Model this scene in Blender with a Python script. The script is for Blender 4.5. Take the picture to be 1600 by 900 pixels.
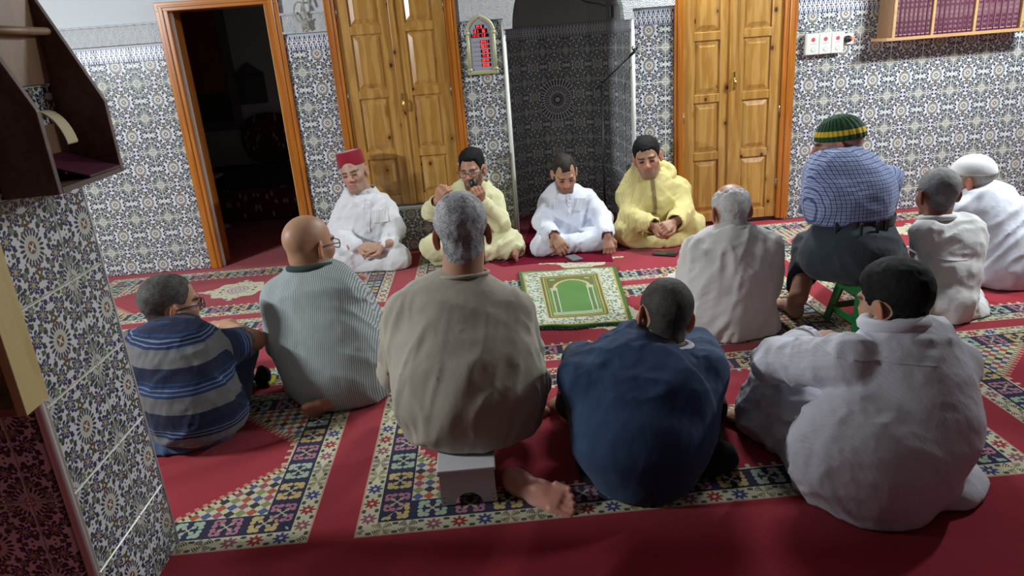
import bpy, bmesh, math, random
import numpy as np
from mathutils import Matrix, Vector
random.seed(7); np.random.seed(7)
for o in list(bpy.data.objects): bpy.data.objects.remove(o)
SC = bpy.context.scene
COL = SC.collection
PI = math.pi
# ------------------------------------------------------------------ camera
F_PX, PITCH, ROLL, YAW, CAM_H = 1120.0, 0.33270581, -0.07734365, 0.02928346, 1.3585
def cam_basis():
    cy, sy, cp, sp = math.cos(YAW), math.sin(YAW), math.cos(PITCH), math.sin(PITCH)
    f = np.array([sy*cp, cy*cp, -sp]); r = np.array([cy, -sy, 0.0]); u = np.cross(r, f)
    c, s = math.cos(ROLL), math.sin(ROLL)
    return c*r+s*u, -s*r+c*u, f
CR, CU, CF = cam_basis()
cam = bpy.data.objects.new('camera', bpy.data.cameras.new('camera')); COL.objects.link(cam)
cam.data.sensor_width = 36.0; cam.data.lens = 36.0*F_PX/1600.0
cam.data.clip_start = 0.05; cam.data.clip_end = 60
cam.matrix_world = Matrix(((CR[0], CU[0], -CF[0], 0), (CR[1], CU[1], -CF[1], 0), (CR[2], CU[2], -CF[2], CAM_H), (0, 0, 0, 1)))
SC.camera = cam
# ------------------------------------------------------------------ world, lights, exposure
W = bpy.data.worlds.new('world'); SC.world = W; W.use_nodes = True
W.node_tree.nodes['Background'].inputs[0].default_value = (0.55, 0.62, 0.75, 1)
W.node_tree.nodes['Background'].inputs[1].default_value = 0.02
SC.view_settings.view_transform = 'Standard'; SC.view_settings.look = 'None'
SC.view_settings.exposure = 0.0; SC.view_settings.gamma = 1.0; SC.view_settings.use_curve_mapping = False
def area_lamp(name, loc, target, size, size_y, watts, col):
    l = bpy.data.lights.new(name, 'AREA'); l.shape = 'RECTANGLE'; l.size = size; l.size_y = size_y
    l.energy = watts; l.color = col
    o = bpy.data.objects.new(name, l); COL.objects.link(o); o.location = loc
    d = Vector(target)-Vector(loc); o.rotation_euler = d.to_track_quat('-Z', 'Y').to_euler()
    return o
LAMPS = [('tube_lamp_right', (3.45, 3.30, 2.20), (2.2, 4.6, 0.5), 84), ('tube_lamp_left', (-3.60, 2.08, 1.95), (0.2, 4.8, 0.4), 112), ('tube_lamp_wall', (1.30, 4.82, 2.18), (0.9, 3.0, 0.0), 52)]
for n_, p, t, w in LAMPS: area_lamp(n_, p, t, 0.6, 0.08, w, (0.90, 0.97, 1.0))
# ------------------------------------------------------------------ helpers
def P(px, py, Y):
    d = CR*((px-800)/F_PX) + CU*(-(py-450)/F_PX) + CF
    return d*(Y/d[1]) + np.array([0, 0, CAM_H])
def FL(px, py, z=0.0):
    d = CR*((px-800)/F_PX) + CU*(-(py-450)/F_PX) + CF
    return d*((z-CAM_H)/d[2]) + np.array([0, 0, CAM_H])
def pxm(p):                                    # metres per pixel at a point
    return float(np.dot(np.asarray(p)-np.array([0, 0, CAM_H]), CF))/F_PX
def tag(o, label=None, cat=None, group=None, kind=None):
    if label: o['label'] = label
    if cat: o['category'] = cat
    if group: o['group'] = group
    if kind: o['kind'] = kind
    return o
def link(name, me, mat=None, parent=None):
    o = bpy.data.objects.new(name, me); COL.objects.link(o)
    if mat is not None and not me.materials:
        for m in (mat if isinstance(mat, (list, tuple)) else [mat]): me.materials.append(m)
    if parent is not None:
        o.parent = parent; o.matrix_parent_inverse = parent.matrix_world.inverted()
    return o
def empty(name, loc=(0, 0, 0)):
    o = bpy.data.objects.new(name, None); COL.objects.link(o); o.location = loc
    o.empty_display_size = 0.1; o.matrix_world = Matrix.Translation(loc)
    return o
def child(o, parent):
    o.parent = parent; o.matrix_parent_inverse = parent.matrix_world.inverted(); return o
class MB:
    """collects shapes into one mesh"""
    def __init__(s): s.v = []; s.f = []; s.uv = {}; s.mi = []
    def add(s, vs, fs, mi=0):
        n = len(s.v); s.v += [tuple(map(float, q)) for q in vs]
        for f in fs: s.f.append(tuple(i+n for i in f)); s.mi.append(mi)
        return s
    def box(s, x0, x1, y0, y1, z0, z1, mi=0):
        v = [(x0, y0, z0), (x1, y0, z0), (x1, y1, z0), (x0, y1, z0), (x0, y0, z1), (x1, y0, z1), (x1, y1, z1), (x0, y1, z1)]
        return s.add(v, [(0, 3, 2, 1), (4, 5, 6, 7), (0, 1, 5, 4), (1, 2, 6, 5), (2, 3, 7, 6), (3, 0, 4, 7)], mi)
    def obox(s, c, ax, ay, az, hx, hy, hz, mi=0):
        c, ax, ay, az = map(np.asarray, (c, ax, ay, az)); v = []
        for z in (-1, 1):
            for x, y in ((-1, -1), (1, -1), (1, 1), (-1, 1)): v.append(c+ax*hx*x+ay*hy*y+az*hz*z)
        return s.add(v, [(0, 3, 2, 1), (4, 5, 6, 7), (0, 1, 5, 4), (1, 2, 6, 5), (2, 3, 7, 6), (3, 0, 4, 7)], mi)
    def prism(s, poly, axis, a0, a1, mi=0):
        n = len(poly)
        def mk(p, a): return {'x': (a, p[0], p[1]), 'y': (p[0], a, p[1]), 'z': (p[0], p[1], a)}[axis]
        v = [mk(p, a0) for p in poly]+[mk(p, a1) for p in poly]
        f = [tuple(range(n))[::-1], tuple(range(n, 2*n))]+[(i, (i+1) % n, n+(i+1) % n, n+i) for i in range(n)]
        return s.add(v, f, mi)
    def tube(s, pts, r, seg=8, mi=0, closed=False):
        pts = [np.asarray(p, float) for p in pts]; n = len(pts)
        rr = r if isinstance(r, (list, tuple)) else [r]*n
        v = []; up = np.array([0.31, 0.22, 0.92])
        for i, p in enumerate(pts):
            a = pts[(i+1) % n] if (closed or i+1 < n) else p; b = pts[i-1] if (closed or i > 0) else p
            t = a-b; t = t/(np.linalg.norm(t)+1e-9)
            e1 = np.cross(t, up); e1 /= np.linalg.norm(e1)+1e-9; e2 = np.cross(t, e1)
            for k in range(seg):
                q = 2*PI*k/seg; v.append(p+rr[i]*(e1*math.cos(q)+e2*math.sin(q)))
        f = []
        for i in range(n if closed else n-1):
            j = (i+1) % n
            for k in range(seg): f.append((i*seg+k, i*seg+(k+1) % seg, j*seg+(k+1) % seg, j*seg+k))
        if not closed: f += [tuple(range(seg))[::-1], tuple((n-1)*seg+k for k in range(seg))]
        return s.add(v, f, mi)
    def lathe(s, prof, c, seg=24, mi=0, R=None):
        v = []; c = np.asarray(c)
        for r, z in prof:
            for k in range(seg):
                q = 2*PI*k/seg; p = np.array([r*math.cos(q), r*math.sin(q), z])
                v.append(c+(R@p if R is not None else p))
        f = []
        for i in range(len(prof)-1):
            for k in range(seg): f.append((i*seg+k, i*seg+(k+1) % seg, (i+1)*seg+(k+1) % seg, (i+1)*seg+k))
        f += [tuple(range(seg))[::-1], tuple((len(prof)-1)*seg+k for k in range(seg))]
        return s.add(v, f, mi)
    def mesh(s, name, smooth=False, bevel=0.0, seg=1):
        me = bpy.data.meshes.new(name); me.from_pydata(s.v, [], s.f)
        me.polygons.foreach_set('material_index', s.mi)
        if bevel > 0:
            bm = bmesh.new(); bm.from_mesh(me); bmesh.ops.recalc_face_normals(bm, faces=bm.faces)
            bmesh.ops.bevel(bm, geom=list(bm.edges), offset=bevel, segments=seg, affect='EDGES', profile=0.6, clamp_overlap=True)
            bm.to_mesh(me); bm.free()
        else:
            bm = bmesh.new(); bm.from_mesh(me); bmesh.ops.recalc_face_normals(bm, faces=bm.faces); bm.to_mesh(me); bm.free()
        if smooth: me.polygons.foreach_set('use_smooth', [True]*len(me.polygons))
        me.update(); return me
    def build(s, name, mat, parent=None, smooth=False, bevel=0.0, seg=1):
        return link(name, s.mesh(name, smooth, bevel, seg), mat, parent)
# ------------------------------------------------------------------ node expressions
class V:
    """a socket (or number) with arithmetic that grows math nodes"""
    t = None
    def __init__(s, x): s.x = x
    @staticmethod
    def m(op, *a, clamp=False):
        n = V.t.nodes.new('ShaderNodeMath'); n.operation = op; n.use_clamp = clamp
        for i, q in enumerate(a):
            q = q.x if isinstance(q, V) else q
            if isinstance(q, (int, float)): n.inputs[i].default_value = float(q)
            else: V.t.links.new(q, n.inputs[i])
        return V(n.outputs[0])
    def __add__(s, o): return V.m('ADD', s, o)
    __radd__ = __add__
    def __sub__(s, o): return V.m('SUBTRACT', s, o)
    def __rsub__(s, o): return V.m('SUBTRACT', o, s)
    def __mul__(s, o): return V.m('MULTIPLY', s, o)
    __rmul__ = __mul__
    def __truediv__(s, o): return V.m('DIVIDE', s, o)
    def __rtruediv__(s, o): return V.m('DIVIDE', o, s)
    def __neg__(s): return V.m('MULTIPLY', s, -1.0)
    def __lt__(s, o): return V.m('LESS_THAN', s, o)
    def __gt__(s, o): return V.m('GREATER_THAN', s, o)
    def __and__(s, o): return V.m('MULTIPLY', s, o)
    def __or__(s, o): return V.m('MAXIMUM', s, o)
def vabs(a): return V.m('ABSOLUTE', a)
def vmin(a, b): return V.m('MINIMUM', a, b)
def vmax(a, b): return V.m('MAXIMUM', a, b)
def vsqrt(a): return V.m('SQRT', a)
def vsin(a): return V.m('SINE', a)
def vcos(a): return V.m('COSINE', a)
def vatan2(a, b): return V.m('ARCTAN2', a, b)
def vfloor(a): return V.m('FLOOR', a)
def vfrac(a): return V.m('FRACT', a)
def vmod(a, b): return V.m('FLOORED_MODULO', a, b)
def vlen(a, b): return vsqrt(a*a+b*b)
def vnot(a): return 1.0-a
def vmix(f, a, b): return a+(b-a)*f
def vstep(x, lo, hi):
    n = V.t.nodes.new('ShaderNodeMapRange'); n.interpolation_type = 'SMOOTHSTEP'
    V.t.links.new(x.x, n.inputs[0]); n.inputs[1].default_value = lo; n.inputs[2].default_value = hi
    return V(n.outputs[0])
def rgb(f, a, b):
    """colour mix; a, b colour tuples or sockets"""
    n = V.t.nodes.new('ShaderNodeMix'); n.data_type = 'RGBA'
    fi = f.x if isinstance(f, V) else f
    if isinstance(fi, (int, float)): n.inputs[0].default_value = fi
    else: V.t.links.new(fi, n.inputs[0])
    for i, c in ((6, a), (7, b)):
        if isinstance(c, tuple): n.inputs[i].default_value = (c[0], c[1], c[2], 1)
        else: V.t.links.new(c, n.inputs[i])
    return n.outputs[2]
def sep(sock):
    n = V.t.nodes.new('ShaderNodeSeparateXYZ'); V.t.links.new(sock, n.inputs[0]); return V(n.outputs[0]), V(n.outputs[1]), V(n.outputs[2])
def comb(a, b, c=0.0):
    n = V.t.nodes.new('ShaderNodeCombineXYZ')
    for i, q in enumerate((a, b, c)):
        if isinstance(q, V): V.t.links.new(q.x, n.inputs[i])
        else: n.inputs[i].default_value = q
    return n.outputs[0]
def coord(which='Object'):
    n = V.t.nodes.new('ShaderNodeTexCoord'); return n.outputs[which]
def position():
    return V.t.nodes.new('ShaderNodeNewGeometry').outputs['Position']
def attr(name, out='Vector'):
    n = V.t.nodes.new('ShaderNodeAttribute'); n.attribute_name = name; return n.outputs[out]
def noise(vec, scale, detail=2.0, rough=0.5, out=0):
    n = V.t.nodes.new('ShaderNodeTexNoise'); n.inputs['Scale'].default_value = scale; n.inputs['Detail'].default_value = detail
    n.inputs['Roughness'].default_value = rough
    if vec is not None: V.t.links.new(vec, n.inputs['Vector'])
    return V(n.outputs[0]) if out == 0 else n.outputs[1]
def voronoi(vec, scale, feature='F1', rnd=1.0, dims='3D'):
    n = V.t.nodes.new('ShaderNodeTexVoronoi'); n.voronoi_dimensions = dims; n.feature = feature; n.inputs['Scale'].default_value = scale
    n.inputs['Randomness'].default_value = rnd
    V.t.links.new(vec, n.inputs['Vector']); return V(n.outputs[0]), n.outputs[1]
def scaled(vec, s):
    n = V.t.nodes.new('ShaderNodeMapping'); n.inputs['Scale'].default_value = s; V.t.links.new(vec, n.inputs[0]); return n.outputs[0]
def material(name, rough=0.5, color=(0.5, 0.5, 0.5), metal=0.0, spec=0.5, fn=None, sheen=0.0, coat=0.0):
    """fn() -> dict(color=socket, bump=(V, strength, distance), rough=V)"""
    m = bpy.data.materials.new(name); m.use_nodes = True; V.t = m.node_tree
    b = m.node_tree.nodes['Principled BSDF']
    b.inputs['Base Color'].default_value = (*color, 1); b.inputs['Roughness'].default_value = rough
    b.inputs['Metallic'].default_value = metal; b.inputs['Specular IOR Level'].default_value = spec
    if sheen: b.inputs['Sheen Weight'].default_value = sheen; b.inputs['Sheen Roughness'].default_value = 0.5
    if coat: b.inputs['Coat Weight'].default_value = coat; b.inputs['Coat Roughness'].default_value = 0.12
    if fn:
        r = fn()
        if 'color' in r: V.t.links.new(r['color'], b.inputs['Base Color'])
        if 'rough' in r: V.t.links.new(r['rough'].x, b.inputs['Roughness'])
        if 'bump' in r:
            h, st, di = r['bump']; n = V.t.nodes.new('ShaderNodeBump'); n.inputs['Strength'].default_value = st
            n.inputs['Distance'].default_value = di; V.t.links.new(h.x, n.inputs['Height']); V.t.links.new(n.outputs[0], b.inputs['Normal'])
        if 'emit' in r:
            V.t.links.new(r['emit'][0], b.inputs['Emission Color']) if not isinstance(r['emit'][0], tuple) else None
            if isinstance(r['emit'][0], tuple): b.inputs['Emission Color'].default_value = (*r['emit'][0], 1)
            b.inputs['Emission Strength'].default_value = r['emit'][1]
    return m
def srgb(r, g, b):
    f = lambda c: ((c/255.0+0.055)/1.055)**2.4 if c > 10 else c/255.0/12.92
    return (f(r), f(g), f(b))
# ------------------------------------------------------------------ materials of the place
def f_tile(border=False):
    def fn():
        u, v, _ = sep(coord('UV'))
        px, py = u-0.5, v-0.5
        ax, ay = vabs(px), vabs(py)
        uv = comb(u, v)
        white = (0.70, 0.71, 0.72); navy = (0.022, 0.028, 0.095); brown = (0.14, 0.035, 0.025); green = (0.05, 0.11, 0.04); cream = (0.62, 0.58, 0.42)
        # loose leaves and specks
        sy = comb(ax, ay)
        col = white
        for sc_, off, lim in ((13.0, 0.0, 0.45), (20.0, 3.7, 0.42)):
            d1, c1 = voronoi(comb(ax+off, ay+off*0.5), sc_, rnd=0.9)
            r1, g1, b1 = sep(c1)
            cc = rgb(r1 < 0.42, navy, brown)
            cc = rgb(g1 < 0.26, cc, green)
            col = rgb((d1 < lim) & (b1 < 0.92), col, cc)
        # small flowers, mirrored eight times
        big = vmax(ax, ay); sm = vmin(ax, ay)
        for fx, fy, rad in ((0.345, 0.150, 0.100), (0.215, 0.235, 0.070), (0.44, 0.30, 0.06)):
            x, y = big-fx, sm-fy
            r = vlen(x, y); th = vatan2(y, x)
            pet = r < (rad*(0.80+0.20*vcos(th*8.0)))
            col = rgb(pet, col, navy if rad > 0.07 else green)
            col = rgb((r < rad*0.62) & (vsin(th*8.0+1.2) > 0.15), col, (0.35, 0.37, 0.42))
            col = rgb(r < rad*0.24, col, (0.55, 0.42, 0.12))
        # the two sun stars: middle and corners
        for x, y, R in ((px, py, 0.185), (0.5-ax, 0.5-ay, 0.175)):
            r = vlen(x, y)/R; th = vatan2(y, x)
            ray = vcos(th*20.0)
            col = rgb(r < 1.0+0.12*ray, col, white)
            col = rgb((r < 0.95+0.12*ray) & (r > 0.62) & (ray > -0.35), col, navy)
            col = rgb((r < 0.66) & (r > 0.34), col, (0.50, 0.52, 0.44))
            col = rgb((r < 0.92) & (r > 0.36) & (vcos(th*20.0+3.14) > 0.35), col, (0.62, 0.64, 0.55))
            col = rgb((r < 0.34) & (vcos(th*4.0)*0.4+r*2.2 > 0.22), col, (0.20, 0.075, 0.05))
            col = rgb(r < 0.10, col, white)
        edge = vmax(ax, ay)
        col = rgb((edge > 0.484), col, (0.74, 0.74, 0.70))
        return dict(color=col)
    return fn
def f_border():
    u, v, _ = sep(coord('UV'))
    white = (0.70, 0.72, 0.73); navy = (0.045, 0.055, 0.17)
    t = vfrac(u*7.0)-0.5; at = vabs(t)
    col = rgb(0.0, white, white)
    for k, flip in ((0.0, 0), (1.0, 1)):
        y = (v-0.60)/0.40 if not flip else (0.40-v)/0.40
        arch = (y > 0.0) & (y < 1.0)
        tooth = at < (0.36-0.26*y)
        hole = (at < 0.11) & (y < 0.45)
        col = rgb(arch & tooth & vnot(hole), col, navy)
        tip = (y > 0.55) & (vabs(at-0.42) < 0.06)
        col = rgb(arch & tip, col, (0.18, 0.22, 0.30))
    mid = vabs(v-0.5)
    z = vfrac(u*7.0+0.25)
    col = rgb((mid < 0.055) & (vabs(z-0.5) < 0.26), col, (0.055, 0.05, 0.07))
    col = rgb((mid < 0.03) & (vabs(z-0.5) < 0.08), col, (0.3, 0.12, 0.08))
    return dict(color=col)
M = {}
M['tile'] = material('patterned_ceramic_tile', rough=0.28, spec=0.4, fn=f_tile())
M['border_tile'] = material('border_ceramic_tile', rough=0.28, spec=0.4, fn=f_border)
M['grout'] = material('grout', rough=0.8, color=(0.62, 0.61, 0.55))
M['corner_trim'] = material('white_corner_trim', rough=0.35, color=(0.72, 0.72, 0.68))
def f_plaster():
    p = position()
    return dict(color=rgb(noise(p, 3.0, 3), (0.50, 0.53, 0.555), (0.545, 0.57, 0.59)), bump=(noise(p, 18.0, 4), 0.15, 0.004))
M['plaster'] = material('white_plaster', rough=0.75, fn=f_plaster)
def f_stucco():
    x, y, z = sep(position())
    xx = vabs(vfrac(x/0.11)-0.5)*0.16; zz = vabs(vfrac(z/0.11+0.3)-0.5)*0.16
    r = vlen(xx-0.04, zz-0.035); th = vatan2(zz-0.035, xx-0.04)
    scroll = vsin(r*420.0+th*2.0)
    d1, c1 = voronoi(comb(xx, zz), 60.0)
    h = vstep(scroll, -0.3, 0.5)*0.6+vstep(d1, 0.2, 0.5)*0.5
    deep = (scroll < -0.75) & (d1 > 0.33)
    return dict(color=rgb(deep, (0.58, 0.60, 0.62), (0.36, 0.37, 0.38)), bump=(h, 0.75, 0.008))
M['stucco'] = material('carved_white_stucco', rough=0.7, fn=f_stucco)
def f_wood(light, dark, knots=True, grain=1.0, along=2, spots=(0.06, 0.025, 0.012)):
    def fn():
        oi = V.t.nodes.new('ShaderNodeObjectInfo')
        x, y, z = sep(coord('Object'))
        rn = V(oi.outputs['Random'])
        ax = [x, y, z]; L = ax[along]; o = [a for i, a in enumerate(ax) if i != along]
        vec = comb(o[0]*9.0+rn*7.0, o[1]*9.0+rn*3.0, L*0.9+rn*11.0)
        n = noise(vec, 2.2*grain, 4, 0.6)
        ring = vsin((o[0]*85.0+o[1]*20.0+n*16.0+L*1.2)*1.0)
        col = rgb(vstep(ring, -1.0, 1.0)*0.60+n*0.45, light, dark)
        if knots:
            d, c = voronoi(comb(o[0]+rn*3.0, L*0.70+rn*5.0), 7.0, dims='2D')
            r, g, b = sep(c)
            k = (d < 0.035+0.050*g) & (r < 0.50)
            col = rgb(vstep(0.24-d, 0.0, 0.18)*0.55*(r < 0.50), col, (dark[0]*0.7, dark[1]*0.6, dark[2]*0.5))
            col = rgb(k, col, spots)
        return dict(color=col, bump=(n, 0.08, 0.002))
    return fn
M['pine'] = material('varnished_pine', rough=0.30, coat=0.35, fn=f_wood((0.53, 0.305, 0.080), (0.36, 0.165, 0.030)))
M['pine_frame'] = material('orange_varnished_frame', rough=0.28, coat=0.4, fn=f_wood((0.50, 0.175, 0.018), (0.36, 0.105, 0.010), knots=False))
M['pine_head'] = material('orange_varnished_head', rough=0.28, coat=0.4, fn=f_wood((0.50, 0.175, 0.018), (0.36, 0.105, 0.010), knots=False, along=0))
M['dark_wood'] = material('dark_brown_wood', rough=0.55, fn=f_wood((0.165, 0.095, 0.070), (0.090, 0.050, 0.038), knots=False, along=1))
M['shelf_wood'] = material('light_shelf_wood', rough=0.5, fn=f_wood((0.50, 0.31, 0.14), (0.42, 0.24, 0.10), knots=False, along=0))
M['shelf_side'] = material('brown_shelf_side', rough=0.5, fn=f_wood((0.30, 0.17, 0.085), (0.22, 0.12, 0.06), knots=False))
M['raw_pine'] = material('pale_raw_pine', rough=0.6, fn=f_wood((0.62, 0.50, 0.22), (0.50, 0.38, 0.15), knots=False))
M['brass'] = material('brass', rough=0.25, color=(0.75, 0.55, 0.18), metal=1.0)
M['steel'] = material('dull_steel', rough=0.4, color=(0.30, 0.26, 0.20), metal=1.0)
M['black_metal'] = material('black_metal', rough=0.4, color=(0.012, 0.012, 0.013))
M['black_plastic'] = material('black_plastic', rough=0.45, color=(0.014, 0.014, 0.015))
M['marble'] = material('pale_sill_stone', rough=0.4, fn=lambda: dict(color=rgb(noise(position(), 14, 4), (0.42, 0.40, 0.36), (0.58, 0.56, 0.50))))
M['ceiling_paint'] = material('ceiling_paint', rough=0.8, color=(0.42, 0.42, 0.42))
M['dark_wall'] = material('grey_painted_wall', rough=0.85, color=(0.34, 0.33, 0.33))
# the wall-to-wall carpet with its woven rugs
ROWS = [(1.793, 2.822), (2.90, 3.80), (3.885, 4.82)]
COLS = [(-4.70, -2.70), (-2.575, -0.611), (-0.473, 1.636), (1.762, 3.87)]
def f_carpet():
    x, y, _ = sep(position())
    def pick(c, edges):
        lo = V(0)+edges[0][0]; hi = V(0)+edges[0][1]
        for (a0, a1), (b0, b1) in zip(edges[:-1], edges[1:]):
            g = c > (a1+b0)/2
            lo = lo+g*(b0-a0); hi = hi+g*(b1-a1)
        return lo, hi
    x0, x1 = pick(x, COLS); y0, y1 = pick(y, ROWS)
    ex = vmin(x-x0, x1-x); ey = vmin(y-y0, y1-y)
    d = vmin(ex, ey)
    hor = ey < ex                                        # the band runs along x
    s = vmix(hor, y-(y0+y1)*0.5, x-(x0+x1)*0.5)          # coordinate along the band
    red = (0.30, 0.010, 0.022); cream = (0.60, 0.56, 0.38); navy = (0.010, 0.013, 0.050)
    pile = noise(position(), 260.0, 2); big = noise(position(), 3.0, 3)
    base = rgb(vstep(big, 0.3, 0.7), (0.30, 0.012, 0.026), (0.36, 0.018, 0.036))
    inside = d > 0.0
    col = base
    # outer cream band with little flowers
    cell = vfloor(s/0.078); cs = (vfrac(s/0.078)-0.5)*0.078; cd = d-0.033
    pat = vmod(cell, 5.0)
    r = vlen(cs, cd); th = vatan2(cd, cs)
    cb = rgb(0.0, cream, cream)
    petal = vcos(th*8.0)
    fa = (r < 0.021+0.006*petal)
    fcol = rgb(pat < 0.5, (0.035, 0.055, 0.20), (0.33, 0.025, 0.03))
    fcol = rgb(pat > 1.5, fcol, (0.30, 0.22, 0.035))
    fcol = rgb(pat > 2.5, fcol, (0.04, 0.04, 0.05))
    fcol = rgb(pat > 3.5, fcol, (0.28, 0.09, 0.13))
    four = (vabs(vsin(th*2.0)) > 0.55) & (r < 0.031) & (vsin(r*900.0) > -0.35)
    starry = (pat < 1.5) | (pat > 3.5)
    cb = rgb(starry & fa & (r > 0.006), cb, fcol)
    cb = rgb(vnot(starry) & four, cb, rgb(vsin(th*4.0) > 0.0, fcol, (0.03, 0.03, 0.04)))
    dots = vlen(vabs(cs)-0.036, vabs(cd)-0.020) < 0.0065
    cb = rgb(dots, cb, (0.05, 0.07, 0.05))
    cb = rgb(d < 0.006, cb, (0.55, 0.33, 0.24))
    col = rgb(inside & (d < 0.066), col, cb)
    # navy band with square bouquets
    cell2 = vfloor(s/0.118+0.5); ns = (vfrac(s/0.118+0.5)-0.5)*0.118; nd = d-0.113
    p2 = vmod(cell2, 3.0)
    an, ad = vabs(ns), vabs(nd)
    rr = vlen(an, ad); t2 = vatan2(ad, an)
    bl = vlen(an-0.033, ad-0.028) < 0.0125
    bl = bl | (vlen(an-0.017, ad-0.032) < 0.0085) | (vlen(an-0.038, ad-0.010) < 0.009) | (vlen(an-0.015, ad-0.014) < 0.008)
    notch = vlen(an-0.031, ad-0.026) < 0.0055
    mc = rgb(p2 < 0.5, (0.55, 0.40, 0.14), (0.42, 0.17, 0.22))
    mc = rgb(p2 > 1.5, mc, (0.32, 0.46, 0.36))
    nb = rgb(bl & vnot(notch), navy, mc)
    nb = rgb(notch & (p2 > 0.5), nb, (0.55, 0.42, 0.18))
    nb = rgb((vabs(an-ad) < 0.0035) & (rr < 0.030), nb, (0.45, 0.42, 0.28))
    col = rgb((d > 0.066) & (d < 0.160), col, nb)
    col = rgb((d > 0.063) & (d < 0.068), col, (0.012, 0.014, 0.045))
    # scalloped inner edge and the four corner pieces
    sc = vabs(vfrac(s/0.043)-0.5)
    col = rgb((d > 0.160) & (d < 0.167), col, cream)
    col = rgb((d > 0.160) & (d < 0.186) & (sc < 0.16), col, (0.58, 0.48, 0.34))
    cx, cy = ex-0.160, ey-0.160
    tri = cx/0.30+cy/0.285
    insp = (cx > 0.0) & (cy > 0.0)
    gx, gy = vfrac(cx/0.036)-0.5, vfrac(cy/0.036)-0.5
    ci = vmod(vfloor(cx/0.036)+vfloor(cy/0.036)*2.0, 5.0)
    cc = rgb(ci < 0.5, (0.42, 0.09, 0.035), (0.07, 0.10, 0.24))
    cc = rgb(ci > 1.5, cc, (0.24, 0.26, 0.10)); cc = rgb(ci > 2.5, cc, (0.03, 0.03, 0.035)); cc = rgb(ci > 3.5, cc, (0.33, 0.08, 0.12))
    gr = vlen(gx, gy); gt = vatan2(gy, gx)
    sp = rgb(gr < 0.34+0.14*vabs(vcos(gt*2.0)), cream, cc)
    col = rgb(insp & (tri < 0.90), col, sp)
    col = rgb(insp & (tri > 0.90) & (tri < 0.97), col, rgb(vabs(vfrac((cx-cy)/0.03)-0.5) < 0.2, cream, (0.06, 0.03, 0.02)))
    col = rgb(insp & (tri > 0.97) & (tri < 1.0), col, (0.50, 0.20, 0.10))
    col = rgb(insp & (tri > 1.0) & (tri < 1.06) & (vabs(vfrac((cx-cy)/0.04)-0.5) < 0.24), col, (0.55, 0.25, 0.20))
    # the medallion in the middle
    mx, my = x-(x0+x1)*0.5, y-(y0+y1)*0.5
    ax, ay = vabs(mx), vabs(my)
    mth = vatan2(ay, ax)
    mr = vlen(mx/1.10, my)
    lim = 0.185+0.016*vcos(mth*8.0)-0.03*vsin(mth*2.0)
    dm, cm = voronoi(comb(ax, ay), 34.0)
    r3, g3, b3 = sep(cm)
    mcol = rgb(r3 < 0.4, (0.05, 0.06, 0.12), (0.42, 0.24, 0.10)); mcol = rgb(g3 < 0.3, mcol, (0.34, 0.09, 0.12))
    med = rgb((dm < 0.42) & (b3 < 0.7), cream, mcol)
    med = rgb(mr < 0.07+0.01*vcos(mth*8.0), med, rgb(vsin(mr*300.0) > 0.0, (0.30, 0.20, 0.32), cream))
    col = rgb(mr < lim, col, med)
    pend = vlen((ax-0.245)/1.6, my) < 0.018
    col = rgb(pend, col, rgb(vlen((ax-0.245)/1.6, my) < 0.009, cream, (0.35, 0.10, 0.03)))
    shade = rgb(pile*0.35, col, (0.03, 0.01, 0.01))
    return dict(color=shade, bump=(pile, 0.5, 0.003))
M['carpet'] = material('red_woven_carpet', rough=0.95, spec=0.1, sheen=0.15, fn=f_carpet)
# ------------------------------------------------------------------ the room
YW = 4.928                                      # plane of the tiled wall
T = 0.22; Z_TOP = 1.385; Z_BORD = 1.475
XL, XR, YN, ZC = -4.2, 5.2, -5.0, 3.1
def struct(name, mb, mat, parent=None, **k):
    o = mb.build(name, mat, parent, **k)
    if parent is None: tag(o, kind='structure')
    return o
struct('floor', MB().box(XL, XR, YN, 7.4, -0.05, 0.0), M['carpet'])
struct('ceiling', MB().box(XL, XR, YN, 7.4, ZC, ZC+0.05), M['ceiling_paint'])
struct('wall_left', MB().box(XL-0.1, XL, YN, 7.4, 0, ZC), M['dark_wall'])
struct('wall_right', MB().box(XR, XR+0.1, YN, YW, 0, ZC), M['dark_wall'])
struct('wall_front', MB().box(XL, XR, YN-0.1, YN, 0, ZC), M['dark_wall'])
D1 = (-1.945, -1.185, 1.735); D1i = (-1.872, -1.272, 1.682)
D2 = (-0.905, -0.080); D2i = (-0.842, -0.150); SILL = 0.325
MH = (0.222, 1.052)
D3 = (1.330, 2.146); D3i = (1.392, 2.066)
WT = 0.16
wb = MB()
wb.box(XL, D1[0]+0.03, YW, YW+WT, 0, ZC)
wb.box(D1[0]+0.03, D1[1]-0.03, YW, YW+WT, D1[2]-0.02, ZC)
wb.box(D1[1]-0.03, D2[0]+0.03, YW, YW+WT, 0, ZC)
wb.box(D2[0]+0.03, D2[1]-0.03, YW+0.02, YW+WT, 0, ZC)
wb.box(D2[1]-0.03, MH[0], YW, YW+WT, 0, ZC)
wb.box(MH[1], D3[0]+0.03, YW, YW+WT, 0, ZC)
wb.box(D3[0]+0.03, D3[1]-0.03, YW+0.03, YW+WT, 0, ZC)
wb.box(D3[1]-0.03, XR, YW, YW+WT, 0, ZC)
wb.box(MH[0], MH[1], YW, YW+WT, 1.80, ZC)
wall_back = struct('wall_back', wb, M['plaster'])
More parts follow.
